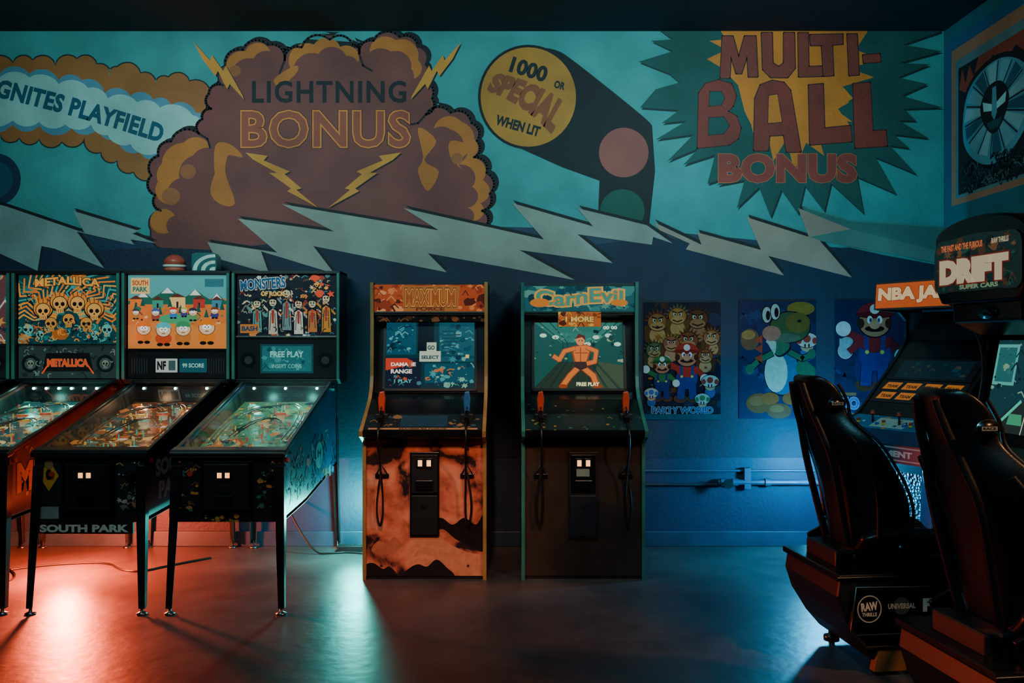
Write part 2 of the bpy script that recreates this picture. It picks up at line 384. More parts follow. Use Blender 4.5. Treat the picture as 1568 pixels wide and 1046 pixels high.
mu.poly([(-60,352),(100,385),(240,378),(330,382),(420,372),(520,380),(700,375),(880,378),(1000,362),(1060,368),(1200,385),(1300,378),(1380,396),(1440,408),(1500,420),(1500,700),(-60,700)],NAVY)
b1=[(-60,296),(12,316),(130,356),(112,322),(214,353),(203,357),(240,372),(200,366),(206,374),(118,354),(160,410),(84,380),(64,376),(58,414),(-20,378),(-60,372)]
b2=[(318,370),(425,386),(364,334),(512,354),(432,312),(672,352),(618,318),(833,366),(783,310),(908,346),(884,318),(990,344),(1030,372),(1000,362),(998,374),(884,358),(938,402),(795,382),(880,428),(655,387),(684,416),(480,376),(512,418),(400,384),(412,418),(330,394)]
b3=[(1000,339),(1074,374),(1067,355),(1165,382),(1143,332),(1238,362),(1222,318),(1302,350),(1440,384),(1440,402),(1255,368),(1304,424),(1176,391),(1200,421),(1050,381),(1056,372),(1010,352)]
for P in (b1,b2,b3): mu.poly([(x+3,y-4) for x,y in P],BLK)
mu.poly([(1228,316),(1300,338),(1500,352),(1500,412),(1440,404),(1310,376),(1250,366)],(52,112,106))
mu.poly(b1,(136,156,152)); mu.poly(b2,BOLT); mu.poly(b3,(162,138,120))
mu.poly([(1302,350),(1440,384),(1440,402),(1256,368),(1240,362)],(74,124,116))
mural=mu.build('wall_mural',None,PAINT)
# right wall mural (u=toward camera, v=height)
Rm=Canvas((XR,DW,0),(0,-1,0),(0,0,1),(-1,0,0),step=.00003,base=.0008)
Rm.clip=(0.002,0,1.22,ZC-.002)
Rm.rect(0,1.9,1.3,ZC,(44,104,116))
Rm.poly([(0,1.75),(.5,2.0),(1.3,2.2),(1.3,1.8),(0,1.6)],(60,80,92))
Rm.rect(0.03,2.26,.1,3.36,(40,90,130)); Rm.rect(.03,3.28,1.3,3.36,(40,90,130))
Rm.rect(.1,2.26,1.3,3.28,(180,116,84)); Rm.rect(.15,2.30,1.3,3.2,(96,124,128)); Rm.rect(.19,2.32,1.3,3.14,(14,22,32))
Rm.poly([(.20,3.0),(.24,3.12),(.28,3.02),(.33,3.12),(.38,3.04),(.44,3.14),(1.3,3.14),(1.3,3.02),(1.0,3.10),(.95,3.0),(.85,3.08),(.75,3.02),(.6,3.10),(.5,3.0),(.4,3.06),(.3,2.95)],(150,60,40))
# armoured mask: curved plates fanned round a visor
CA=(92,150,166); CB_=(140,182,184); CD=(44,84,104); K=(12,18,28)
Rm.poly(catmull([(.24,2.60),(.22,2.80),(.30,2.98),(.48,3.07),(.70,3.08),(.92,3.0),(1.04,2.84),(1.02,2.62),(.84,2.46),(.62,2.40),(.40,2.46)],5),K)
Rm.poly(catmull([(.27,2.62),(.25,2.80),(.32,2.96),(.49,3.04),(.70,3.05),(.90,2.97),(1.01,2.83),(.99,2.64),(.82,2.49),(.62,2.44),(.42,2.49)],5),CA)
for i in range(14):
    a=.15+i*.449; b=a+.30; r0,r1=.13,.30
    Rm.poly([(.62+r0*1.1*math.cos(a),2.77+r0*.9*math.sin(a)),(.62+r1*1.15*math.cos(a),2.77+r1*.92*math.sin(a)),(.62+r1*1.2*math.cos(b),2.77+r1*.92*math.sin(b)),(.62+r0*1.1*math.cos(b),2.77+r0*.9*math.sin(b))],(CB_,CD,(112,164,172))[i%3])
    Rm.line([(.62+r0*math.cos(a-.05),2.77+r0*.9*math.sin(a-.05)),(.62+r1*1.15*math.cos(a-.05),2.77+r1*.92*math.sin(a-.05))],.010,K)
Rm.poly(catmull([(.46,2.80),(.52,2.90),(.62,2.93),(.72,2.90),(.78,2.80),(.72,2.68),(.62,2.62),(.52,2.68)],4),K)
Rm.poly([(.49,2.84),(.60,2.80),(.60,2.76),(.50,2.78)],(170,220,214)); Rm.poly([(.75,2.84),(.64,2.80),(.64,2.76),(.74,2.78)],(170,220,214))
Rm.poly([(.60,2.90),(.64,2.90),(.65,2.74),(.62,2.70),(.59,2.74)],CA); Rm.poly([(.54,2.70),(.70,2.70),(.67,2.65),(.57,2.65)],CD)
for i in range(5): Rm.line([(.565+i*.027,2.70),(.575+i*.022,2.65)],.006,K)
for i in range(90):
    x=.2+R()*.95;z=2.33+R()*.16; Rm.line(catmull([(x,z),(x+.04,z+.05*(R()-.3)),(x+.08,z-.03),(x+.10,z+.02)],4,False),.010,random.choice([(50,84,96),(26,44,56),(90,120,124),(14,22,30)]))
Rm.build('wall_right_mural',None,PAINT)

# ================================================================ PINBALL MACHINES
def skull(c,cx,cy,r,col=(220,205,150),hair=None):
    c.ell(cx,cy+r*.15,r,r*.95,(20,30,30)); c.ell(cx,cy+r*.15,r*.9,r*.85,col); c.rect(cx-r*.5,cy-r*1.1,cx+r*.5,cy-.3*r,col)
    c.ell(cx-r*.38,cy+.05*r,r*.26,r*.28,(20,20,25)); c.ell(cx+r*.38,cy+.05*r,r*.26,r*.28,(20,20,25)); c.poly([(cx,cy-.15*r),(cx-.14*r,cy-.45*r),(cx+.14*r,cy-.45*r)],(20,20,25))
    for i in range(4): c.rect(cx-r*.42+i*r*.24,cy-r*1.0,cx-r*.36+i*r*.24,cy-r*.62,(30,30,30))
def art_skulls(c):
    c.rect(0,0,c.w,c.h,(18,66,70)); c.clutter(70,[(30,110,106),(10,46,56),(190,116,50),(60,140,124),(14,30,40),(160,90,40)],2,9)
    for i in range(26):
        a=math.pi*i/25; P=[(50+12*math.cos(a),26+8*math.sin(a))]
        for j in range(1,6): P.append((50+(12+11*j)*math.cos(a+.10*(-1)**j),26+(8+9*j)*math.sin(a+.10*(-1)**j)))
        c.line(P,1.6,random.choice([(232,146,50),(214,150,66),(226,118,40),(60,150,140)]))
    c.curls(80,[(230,140,50),(20,60,66),(70,160,144),(200,100,40),(10,24,30)],2,6,.9,2,2,98,c.h-12)
    for x,y in ((25,33),(42,40),(60,40),(77,33)):
        c.ell(x,y+2,10.5,10,(20,30,30)); c.ell(x,y+3,9.6,9,(222,130,48)); skull(c,x,y,7.8,(224,158,76))
        for dx in (-4,0,4): c.line([(x+dx,y+8),(x+dx*1.3,y+13)],1,(120,64,30))
    for x,y in ((33,20),(51,24),(69,20)): skull(c,x,y,6.6,(200,134,62))
    for x,y,r in ((10,14,6),(90,14,6),(22,9,4.5),(78,9,4.5)): skull(c,x,y,r,(90,170,160))
    c.curls(60,[(226,140,50),(16,40,46),(70,160,150)],1.5,4,.8,2,2,98,22)
    c.text("METALLICA",50,c.h-7.5,66,8.5,(236,158,62),bold=.04,ol=.05,olc=(16,26,30),warp=lambda x,y:(x,y-abs(x)*.08+2))
def kid(c,x,y,s,hat,coat):
    c.ell(x,y,s*1.05,s*.8,coat); c.ell(x-s*.45,y-s*.75,s*.4,s*.22,(20,20,20)); c.ell(x+s*.45,y-s*.75,s*.4,s*.22,(20,20,20))
    c.ell(x,y+s*1.1,s*1.0,s*.9,(20,20,20)); c.ell(x,y+s*1.1,s*.93,s*.84,(240,190,150)); c.ell(x,y+s*1.35,s*.98,s*.75,hat,a0=0,a1=3.1416)
    c.ell(x-s*.27,y+s*1.15,s*.27,s*.3,(255,255,255)); c.ell(x+s*.27,y+s*1.15,s*.27,s*.3,(255,255,255)); c.ell(x-s*.2,y+s*1.15,s*.07,col=(0,0,0)); c.ell(x+s*.2,y+s*1.15,s*.07,col=(0,0,0)); c.line([(x-s*.2,y+s*.65),(x+s*.2,y+s*.65)],s*.08,(60,20,20))
def art_town(c):
    c.rect(0,0,c.w,c.h,(84,160,160)); c.rect(0,0,c.w,c.h*.68,(214,116,54))
    for x,y,w in ((15,52,22),(40,56,26),(68,54,24),(90,50,20)): c.poly([(x-w,c.h*.6),(x-w*.3,y),(x,y+6),(x+w*.4,y-1),(x+w,c.h*.6)],(34,96,80)); c.poly([(x-w*.25,y),(x,y+6),(x+w*.25,y)],(220,224,214))
    for x,w,h,cc in ((8,12,9,(230,120,50)),(30,11,8,(60,150,120)),(50,16,11,(236,190,120)),(72,12,9,(180,60,50)),(90,10,8,(60,130,150))):
        c.rect(x-w/2,c.h*.55,x+w/2,c.h*.55+h,cc); c.poly([(x-w/2-1,c.h*.55+h),(x,c.h*.55+h+4),(x+w/2+1,c.h*.55+h)],(90,50,40)); c.rect(x-1,c.h*.55,x+1,c.h*.55+h*.6,(40,30,40))
    for i in range(11):
        x=4+i*9+R()*5;y=c.h*(.42+.16*R()); c.poly([(x-2.5,y),(x,y+9),(x+2.5,y)],(26,84,76))
    c.clutter(40,[(60,110,90),(160,70,44),(240,180,110),(60,44,50)],1,3,4,24,96,42)
    c.poly([(0,0),(c.w,0),(c.w,26),(70,22),(40,28),(0,24)],(226,128,58))
    c.ell(50,30,20,5,(70,160,110))
    for x,y,s,h,k2 in ((16,12,7.5,(230,110,40),(230,110,40)),(36,10,8,(70,180,190),(200,70,40)),(56,11,8,(60,140,90),(200,110,50)),(80,12,8.5,(230,120,30),(230,120,30)),(28,32,4.2,(60,90,160),(160,70,60)),(46,34,4,(200,60,50),(60,120,180)),(66,32,4.5,(50,50,60),(90,150,90)),(88,34,4,(120,60,40),(60,60,120)),(8,33,3.6,(60,60,70),(180,120,60)),(57,35,3.4,(200,180,80),(70,60,120))): kid(c,x,y,s,h,k2)
    c.rect(3,c.h-19,22,c.h-3,(226,190,120)); c.text("SOUTH",12.5,c.h-8,16,5,(180,70,30),bold=.04); c.text("PARK",12.5,c.h-14.5,15,5,(30,110,100),bold=.04); c.rect(78,c.h-12,97,c.h-4,(50,110,120))
def art_monsters(c):
    c.rect(0,0,c.w,c.h,(26,34,42)); pal=[(180,190,170),(70,130,130),(200,120,60),(140,60,50),(34,76,94),(210,190,140),(26,30,38),(18,24,30),(100,116,106)]
    c.clutter(220,pal,1.2,4.5)
    for x,y,h,cc in ((20,8,30,(80,140,130)),(36,6,34,(176,170,150)),(50,10,40,(100,124,124)),(62,6,32,(190,186,170)),(76,8,30,(170,104,60)),(90,8,36,(176,120,50))):
        c.line([(x-4,y+h*.55),(x-9,y+h*.7)],2,cc); c.line([(x+4,y+h*.55),(x+9,y+h*.4)],2,cc)
        c.poly([(x-6,y-4),(x-5,y+h*.6),(x,y+h*.7),(x+5,y+h*.6),(x+7,y-4)],(18,24,32)); c.poly([(x-4.4,y-4),(x-4,y+h*.56),(x,y+h*.64),(x+4,y+h*.56),(x+5,y-4)],cc)
        c.poly([(x-1.5,y+h*.6),(x+1.5,y+h*.6),(x+1,y+h*.2),(x-1,y+h*.2)],(150,54,44)); c.line([(x-3,y),(x-2,y+h*.5)],.7,(30,40,50)); c.line([(x+3,y),(x+2,y+h*.5)],.7,(30,40,50))
        c.ell(x,y+h*.85,4.6,5.2,(16,20,26)); c.ell(x,y+h*.83,3.6,4.2,(190,180,140)); c.poly([(x-4,y+h*.9),(x-2,y+h),(x+3,y+h),(x+4,y+h*.88),(x,y+h*.92)],(20,24,30)); c.ell(x-1.4,y+h*.85,.8,col=(0,0,0)); c.ell(x+1.4,y+h*.85,.8,col=(0,0,0)); c.line([(x-1.6,y+h*.77),(x+1.6,y+h*.77)],.7,(60,20,20))
    c.curls(50,pal,1,3.4,.7,4,4,96,c.h-14)
    c.rect(3,3,22,12,(180,110,50)); c.text("BASH",12.5,7.5,16,5,(30,60,90),bold=.04)
    c.text("MONSTERS",26,c.h-9,46,11,(36,84,120),bold=.04,ol=.04,olc=(210,215,200),rot=.08); c.text("OF ROCK",36,c.h-19,24,5,(230,190,100),bold=.04); c.clutter(18,[(220,80,50),(230,160,70),(30,30,40)],2,5,70,c.h-20,97,c.h-3)
def art_misc(c):
    c.rect(0,0,c.w,c.h,(90,60,60)); c.clutter(90,[(60,130,140),(200,130,70),(30,40,60),(180,180,170)],2,8)
PALS={'skull':[(30,100,100),(190,170,120),(80,160,150),(220,150,70),(16,40,46),(10,30,36),(40,90,90)],
 'town':[(200,110,50),(226,150,70),(60,100,90),(160,74,44),(40,34,34),(210,170,110),(80,130,120),(24,30,36)],
 'mon':[(60,150,130),(210,130,66),(24,44,50),(120,166,146),(150,74,54),(16,30,36),(80,130,90)]}
def point(name,loc,col,e,r=.05,parent=None):
    L=bpy.data.lights.new(name,'POINT'); L.color=col; L.energy=e; L.shadow_soft_size=r
    o=bpy.data.objects.new(name,L); scene.collection.objects.link(o); o.location=loc
    if parent: o.parent=parent
    return o
def pinball(X,kind,Yf=4.5):
    P=empty('pinball_machine',(X,Yf,0))
    w=.28
    side=[(0,.455),(0,.80),(1.16,1.10),(1.38,1.10),(1.38,.56),(.5,.47)]
    sm=mat('cabinet_side_'+kind,{'skull':(120,54,44),'town':(40,46,52),'mon':(20,50,86)}.get(kind,(60,40,40)),.4)
    for s in (-1,1):
        prism(P,'side_panel',side,s*(w-.02) if s<0 else w-.02,s*w,sm,.002)
        prism(P,'inner_side_lining',[(.03,.72),(.03,.79),(1.15,1.08),(1.15,.97)],s*(w-.0195),s*(w-.022),M_black,0)
    box(P,'front_panel',-w,w,-.004,.02,.455,.80,M_black,.003)
    box(P,'rear_panel',-w,w,1.36,1.38,.56,1.10,M_black,.002)
    prism(P,'bottom_board',[(0,.455),(0,.475),(.5,.49),(1.38,.58),(1.38,.56),(.5,.47)],-w,w,M_black,0)
    rm_=M_chrome if kind!='town' else M_leg
    for s in (-1,1):
        prism(P,'side_rail',[(-.01,.79),(-.01,.812),(1.17,1.117),(1.17,1.085)],s*w-.009,s*w+.009,rm_,.003)
    prism(P,'lockdown_bar',[(-.022,.782),(-.022,.808),(0,.82),(.055,.832),(.06,.815),(.02,.79)],-w-.015,w+.015,rm_,.006)
    y0,z0,y1,z1=.05,.735,1.14,.985
    V=Vector((0,y1-y0,z1-z0)); L=V.length; V.normalize(); kk=.516/100; N=Vector((1,0,0)).cross(V)
    c=Canvas((-.258,y0,z0),(kk,0,0),V*kk,N,100,L/kk,step=.00001)
    pal=PALS.get(kind,PALS['skull'])
    c.rect(0,0,100,L/kk,pal[-1] if kind!='town' else (80,50,34))
    c.clutter(260,pal,1.5,6.5)
    if kind=='town':
        for x,y,s in ((30,40,7),(48,38,7),(66,44,7),(24,95,9),(70,110,8),(45,70,6)): kid(c,x,y,s,random.choice([(60,150,160),(220,100,40),(50,120,80)]),random.choice([(200,80,40),(160,90,60)]))
    elif kind=='skull':
        for x,y,s in ((50,60,13),(28,110,10),(70,110,10),(50,150,12)): skull(c,x,y,s)
    else:
        c.ell(28,60,17,17,(190,90,50)); c.ell(28,60,13,13,(220,160,90)); c.ell(28,62,8,9,(60,120,90)); c.ell(26,64,2,3,(20,30,30)); c.ell(31,64,2,3,(20,30,30)); c.ell(70,90,11,18,(50,140,120)); c.ell(70,104,7,8,(150,180,140)); c.ell(68,106,1.5,2,(20,30,30)); c.ell(72,106,1.5,2,(20,30,30)); c.ell(52,40,14,10,(180,150,100)); c.ell(52,40,10,7,(150,60,50))
    c.curls(80,pal+[(240,190,110)],2,7,1,4,30,96,195)
    for i in range(46): c.ell(8+R()*84,25+R()*165,1.2,2.0,random.choice([(255,210,130),(255,110,50),(160,255,230)]),rot=R()*3)
    c.poly([(0,0),(100,0),(100,26),(70,14),(30,14),(0,26)],(14,18,22)); c.rect(12,3,32,13,(180,150,110)); c.rect(68,3,88,13,(180,150,110))
    cb=c.cb
    def pf(x,y,up=0): return c.O+c.U*x+c.V*y+N*up
    for x,y in ((38,140),(62,146),(50,122)):
        q=pf(x,y,.0); cb.cyl(q,.024,.03,(210,190,150)); cb.cyl(q+Vector((0,0,.03)),.034,.012,random.choice([(220,80,50),(70,180,160),(230,160,60)]),r2=.03,n=18,top=random.choice([(240,180,80),(230,110,60),(110,200,180)]))
    for i in range(70):
        q=pf(6+R()*88,30+R()*165); cb.cyl(q,.004,.028,random.choice([(200,180,140),(220,60,40),(70,180,160),(230,180,80)]),n=8,top=(240,210,150))
    for i in range(30):
        x=random.choice([8+R()*20,72+R()*20,20+R()*60]);y=50+R()*140;a=R()*6;s=.015+R()*.025;q=pf(x,y,.032)
        pts=[q+Vector((s*math.cos(a+t)*(.6+.6*R()),s*math.sin(a+t),s*math.sin(a+t)*.24)) for t in (0,1.2,2.3,3.5,4.8)]
        cb.face(pts,random.choice(pal[:4]))
    for sx in (-1,1):
        q=pf(50+sx*17,24,.014)
        cb.box(-.075,.0,-.008,.008,0,.012,(225,205,170),Matrix.Translation(q)@Matrix.Rotation(math.radians(28 if sx>0 else 152),4,'Z'))
        q=pf(50+sx*30,42,.0); cb.box(-.01,.01,-.05,.05,0,.03,random.choice(pal[:4]),Matrix.Translation(q)@Matrix.Rotation(sx*.5,4,'Z'))
    c.build('playfield',P,DIMLIT)
    for j,pts in enumerate(([(15,40),(10,90),(20,150),(45,175),(60,150)],[(88,50),(90,110),(80,165),(58,182),(40,160)],[(30,60),(35,110),(60,130),(75,95)])):
        tube(P,'wire_ramp_%d'%(j+1),[pf(x,y,.05) for x,y in pts],.004,M_chrome)
        tube(P,'wire_ramp_rail_%d'%(j+1),[pf(x+5,y,.05) for x,y in pts],.004,M_chrome)
    box(P,'rear_light_panel',-.26,.26,1.145,1.16,.96,1.085,M_black2,.001)
    nl=6 if kind=='skull' else 3
    for i in range(nl):
        x=-.2+.4*i/(nl-1); lathe(P,'bulb_%d'%(i+1),[(0,-.008),(.006,-.006),(.008,0),(.006,.006),(0,.008)],M_led,(x,1.135,1.072),n=10)
    lc={'town':(1,.58,.28)}.get(kind,(.2,1,.78))
    for x in (-.13,.13): point('playfield_lamp',(x,.95,1.0),lc,.7 if kind!='town' else .6,.02,P)
    me=bpy.data.meshes.new('glass'); me.from_pydata([(-.268,.05,.825),(.268,.05,.825),(.268,1.15,1.1075),(-.268,1.15,1.1075)],[],[(0,1,2,3)]); mkobj('playfield_glass',me,P,M_glass)
    box(P,'coin_door_frame',-.135,.125,-.016,-.004,.50,.765,M_black2,.004)
    box(P,'coin_door',-.12,.11,-.022,-.015,.515,.75,M_black,.003)
    for x in (-.035,.005):
        box(P,'coin_slot_surround',x-.017,x+.017,-.03,-.022,.675,.715,M_black2,.002); box(P,'coin_slot',x-.011,x+.011,-.034,-.029,.682,.708,M_coin,.001)
    box(P,'coin_return',-.06,.03,-.03,-.022,.55,.59,M_black2,.003)
    cyl(P,'plunger_housing',(.21,-.004,.70),(.21,-.03,.70),.022,M_chrome); cyl(P,'plunger_rod',(.21,-.03,.70),(.21,-.085,.70),.006,M_chrome); lathe(P,'plunger_knob',[(0,0),(.014,.004),(.017,.015),(.01,.028),(0,.03)],M_black2,(.21,-.08,.70),rot=(math.pi/2,0,0),n=14)
    cyl(P,'start_button',(-.19,-.004,.70),(-.19,-.016,.70),.013,M_red)
    for s in (-1,1): cyl(P,'flipper_button',(s*w,.06,.76),(s*(w+.012),.06,.76),.013,M_red)
    f=plane_canvas(-w,.455,w,.80,-.0045)
    if kind=='town':
        f.rect(0,0,23,62,(34,42,44)); f.rect(74,0,100,62,(34,42,44)); f.poly([(13,56),(4,42),(13,28),(22,42)],(220,150,40)); f.ell(13,43,3,5,(30,30,30)); f.clutter(30,[(190,190,170),(110,120,110),(200,140,90)],1,3.5,76,8,98,55); f.ell(13,52,4,4,(160,120,70)); f.rect(4,3,22,14,(130,150,140)); f.rect(0,59,100,61,(80,90,90)); f.curls(16,[(150,150,130),(60,66,66)],1,4,.7,76,4,98,56)
    elif kind=='mon':
        f.clutter(34,[(200,130,60),(110,80,50),(60,110,100)],1,4,3,10,22,55); f.clutter(30,[(200,130,60),(110,80,50),(60,110,100)],1,4,78,10,97,55); f.clutter(16,[(180,140,60)],1,3,30,0,60,6)
    else: f.clutter(60,[(200,90,50),(30,30,30),(120,40,30)],2,8)
    f.build('front_art',P,PRINT)
    if kind=='town':
        box(P,'name_board',-.27,.22,-.01,.01,.395,.455,M_black,.003); f=plane_canvas(-.27,.395,.22,.455,-.011); f.text("SOUTH PARK",50,6,92,8,(210,225,215),bold=.05); f.build('name_lettering',P,PRINT)
    f=side_canvas(w,.02,.50,1.36,1.06)
    f.clip=(1,1,99,24)
    if kind=='town':
        f.text("SOUTH",25,15.5,34,7,(160,170,160),bold=.05); f.text("PARK",26,6.5,30,7,(160,170,160),bold=.05); f.clip=(45,4,99,36); f.clutter(26,[(80,100,96),(50,64,70),(120,110,96)],2,6,50,5,98,30)
    elif kind=='skull': f.text("METALLICA",45,12,80,12,(220,120,70),bold=.05,ol=.04,olc=(40,20,20)); f.clutter(40,[(200,90,50),(60,24,20),(230,150,80)],1,4)
    else:
        f.clutter(60,[(34,90,120),(18,40,70),(70,104,112),(14,18,30),(130,86,56)],2,6); f.ell(60,13,9,8,(20,40,60)); f.ell(60,14,7,6,(70,110,120)); f.ell(58,15,1.5,2,(14,20,30)); f.ell(63,15,1.5,2,(14,20,30)); f.curls(36,[(66,114,130),(16,24,44)],1,5,.8,5,2,96,22)
    f.build('side_art',P,PRINT)
    def leg(sx,ys,yt,zt,yb):
        x=sx*w
        def sec(z,y,wd,t,xo):
            s=sx; fy=-1 if ys<0 else 1
            X0=x+s*(.006+xo); Y0=y
            return [(X0,Y0,z),(X0-s*wd,Y0,z),(X0-s*wd,Y0-fy*t,z),(X0-s*t,Y0-fy*t,z),(X0-s*t,Y0-fy*wd,z),(X0,Y0-fy*wd,z)]
        A=sec(zt,yt,.055,.006,0);B=sec(.03,yb,.032,.006,.012)
        me=bpy.data.meshes.new('leg'); fs=[tuple(range(6)),tuple(range(6,12))[::-1]]+[(i,(i+1)%6,(i+1)%6+6,i+6) for i in range(6)]
        me.from_pydata(A+B,[],fs); bm=bmesh.new(); bm.from_mesh(me); bmesh.ops.recalc_face_normals(bm,faces=bm.faces[:]); bm.to_mesh(me); bm.free()
        ob=mkobj('leg',me,P,M_leg); bev(ob,.0015,1)
        fy=-1 if ys<0 else 1
        lathe(P,'leg_leveler',[(0,0),(.026,0),(.028,.006),(.012,.014),(.008,.016),(.008,.05),(0,.05)],M_chrome,(x+sx*.0,yb-fy*.012,0),n=18)
        for z in (zt-.05,zt-.14): cyl(P,'leg_bolt',(x-sx*.02,yt,z),(x-sx*.02,yt+fy*.007,z),.008,M_chrome,n=6)
    for s in (-1,1):
        leg(s,-1,-.012,.74,-.055); leg(s,1,1.392,.86,1.41)
    for s in (-1,1): prism(P,'backbox_side',[(1.14,1.13),(1.145,1.80),(1.16,1.82),(1.39,1.82),(1.39,1.10),(1.18,1.10)],s*.345,s*.322,M_black,.003)
    for s in (-1,1): box(P,'backbox_edge_trim',s*.3335-.009,s*.3335+.009,1.134,1.141,1.13,1.805,M_teal,.002)
    box(P,'backbox_top',-.345,.345,1.145,1.39,1.80,1.82,M_black,.003)
    box(P,'backbox_bottom',-.33,.33,1.16,1.38,1.105,1.13,M_black,.002)
    box(P,'backbox_body',-.325,.325,1.19,1.38,1.12,1.81,M_black,.002)
    zs=1.355 if kind!='mon' else 1.405
    if kind=='town': zs=1.325
    c=plane_canvas(-.315,zs,.315,1.795,1.172,base=0)
    {'skull':art_skulls,'town':art_town,'mon':art_monsters}.get(kind,art_misc)(c); c.build('backglass',P,BACKLIT)
    box(P,'backglass_lift_trim',-.32,.32,1.155,1.19,zs-.012,zs,M_chrome if kind!='town' else M_black2,.002)
    c=plane_canvas(-.315,1.135,.315,zs-.014,1.172,base=0)
    if kind=='skull':
        c.rect(0,0,100,c.h,(44,58,58)); c.clutter(40,[(80,110,106),(30,40,44)],1,5)
        for x in (12,88): c.ell(x,c.h*.45,9,9,(18,24,26)); c.ell(x,c.h*.45,6,6,(60,80,80)); skull(c,x,c.h*.45,4,(120,130,110))
        c.curls(40,[(110,140,130),(24,34,36)],1,4,.8,2,2,98,c.h-2)
        c.poly([(24,7),(76,7),(72,c.h-7),(28,c.h-7)],(20,20,22)); c.text("METALLICA",50,c.h*.48,42,8,(240,80,40),bold=.05,ol=.02,olc=(255,150,90)); c.line([(24,5),(32,c.h*.5)],1.6,(240,90,40)); c.line([(76,5),(68,c.h*.5)],1.6,(240,90,40))
    elif kind=='town':
        c.rect(0,0,100,c.h,(16,20,22)); hh=c.h; c.rect(28,hh-22,50,hh-8,(190,200,190)); c.text("NF",34,hh-15,9,9,(20,24,24),bold=.05); c.rect(41,hh-20,48,hh-10,(60,90,90)); c.rect(52,hh-22,80,hh-8,(30,86,98)); c.text("99 SCORE",66,hh-15,22,4.4,(150,220,210),bold=.03)
        for i in range(7): c.line([(4+i*2.5,5),(4+i*2.5,hh-8)],.8,(40,48,50)); c.line([(82+i*2.5,5),(82+i*2.5,hh-8)],.8,(40,48,50))
    else:
        c.rect(0,0,100,c.h,(18,24,26)); c.rect(23,5,77,c.h-6,(24,70,76)); c.rect(25,7,75,c.h-8,(36,108,114)); c.clutter(30,[(60,140,140),(24,76,86),(90,170,160)],1,4,27,9,73,c.h-10); c.text("FREE PLAY",50,c.h*.6,34,6,(150,220,205),bold=.03); c.text("INSERT COINS",50,c.h*.5-8,30,4,(140,210,200))
        for x in (11,89): c.ell(x,c.h*.45,8,8,(10,14,16)); c.ell(x,c.h*.45,4,4,(40,50,52))
    c.build('score_panel',P,MARQ)
    for s in (-1,1): cyl(P,'hinge',(s*.28,1.22,1.08),(s*.30,1.22,1.08),.03,M_chrome)
    return P
pinball(-1.44,'mon'); pinball(-2.14,'town'); pinball(-2.84,'skull'); pinball(-3.54,'misc')

tb=empty('toy_hamburger',(-2.19,5.76,1.82))
lathe(tb,'bottom_bun',[(0,0),(.05,0),(.065,.01),(.066,.028),(0,.03)],mat('bun_bottom',(190,90,70),.5))
lathe(tb,'lettuce',[(0,.028),(.072,.03),(.074,.045),(0,.05)],mat('white_filling',(220,225,205),.5))
lathe(tb,'top_bun',[(.0,.048),(.068,.05),(.066,.075),(.045,.1),(.02,.112),(0,.114)],mat('bun_top',(190,76,60),.4))
tv=empty('toy_television',(-1.985,5.76,1.82))
prism(tv,'case',[(-.075,0),(-.082,.02),(-.08,.10),(-.06,.122),(.06,.122),(.08,.10),(.082,.02),(.075,0)],-.05,.05,mat('teal_case',(40,110,110),.4),.006,axis='y')
c=plane_canvas(-.075,.008,.075,.115,-.0515)
c.rect(0,0,100,c.h,(30,100,104))
for i,r in enumerate((92,74,56,38,20)): c.ell(95,0,r,r*.75,(210,235,215) if i%2==0 else (30,100,104),n=40)
c.build('screen_stripes',tv,PRINT)

# ================================================================ LIGHT-GUN ARCADE CABINETS
def camomat():
    m,nt,b=newmat('desert_cloud_vinyl')
    tc=nt.nodes.new('ShaderNodeTexCoord'); mp=nt.nodes.new('ShaderNodeMapping'); mp.inputs['Scale'].default_value=(1,1,1.1); mp.inputs['Location'].default_value=(3.1,0,1.7)
    n=nt.nodes.new('ShaderNodeTexNoise'); n.inputs['Scale'].default_value=4.6; n.inputs['Detail'].default_value=5; n.inputs['Roughness'].default_value=.55; n.inputs['Distortion'].default_value=.4
    nt.links.new(tc.outputs['Object'],mp.inputs[0]); nt.links.new(mp.outputs[0],n.inputs['Vector'])
    r=nt.nodes.new('ShaderNodeValToRGB'); e=r.color_ramp.elements; e[0].position=.39; e[0].color=lin((40,24,26)); e[1].position=.44; e[1].color=lin((176,84,62))
    for p,cc in ((.52,(226,116,86)),(.6,(240,144,108)),(.7,(190,94,72))):
        q=e.new(p); q.color=lin(cc)
    nt.links.new(n.outputs['Fac'],r.inputs['Fac']); nt.links.new(r.outputs[0],b.inputs['Base Color']); b.inputs['Roughness'].default_value=.4
    return m
M_camo=camomat()
M_brownfront=mat('dark_brown_laminate',(50,37,31),.4,var=.2)
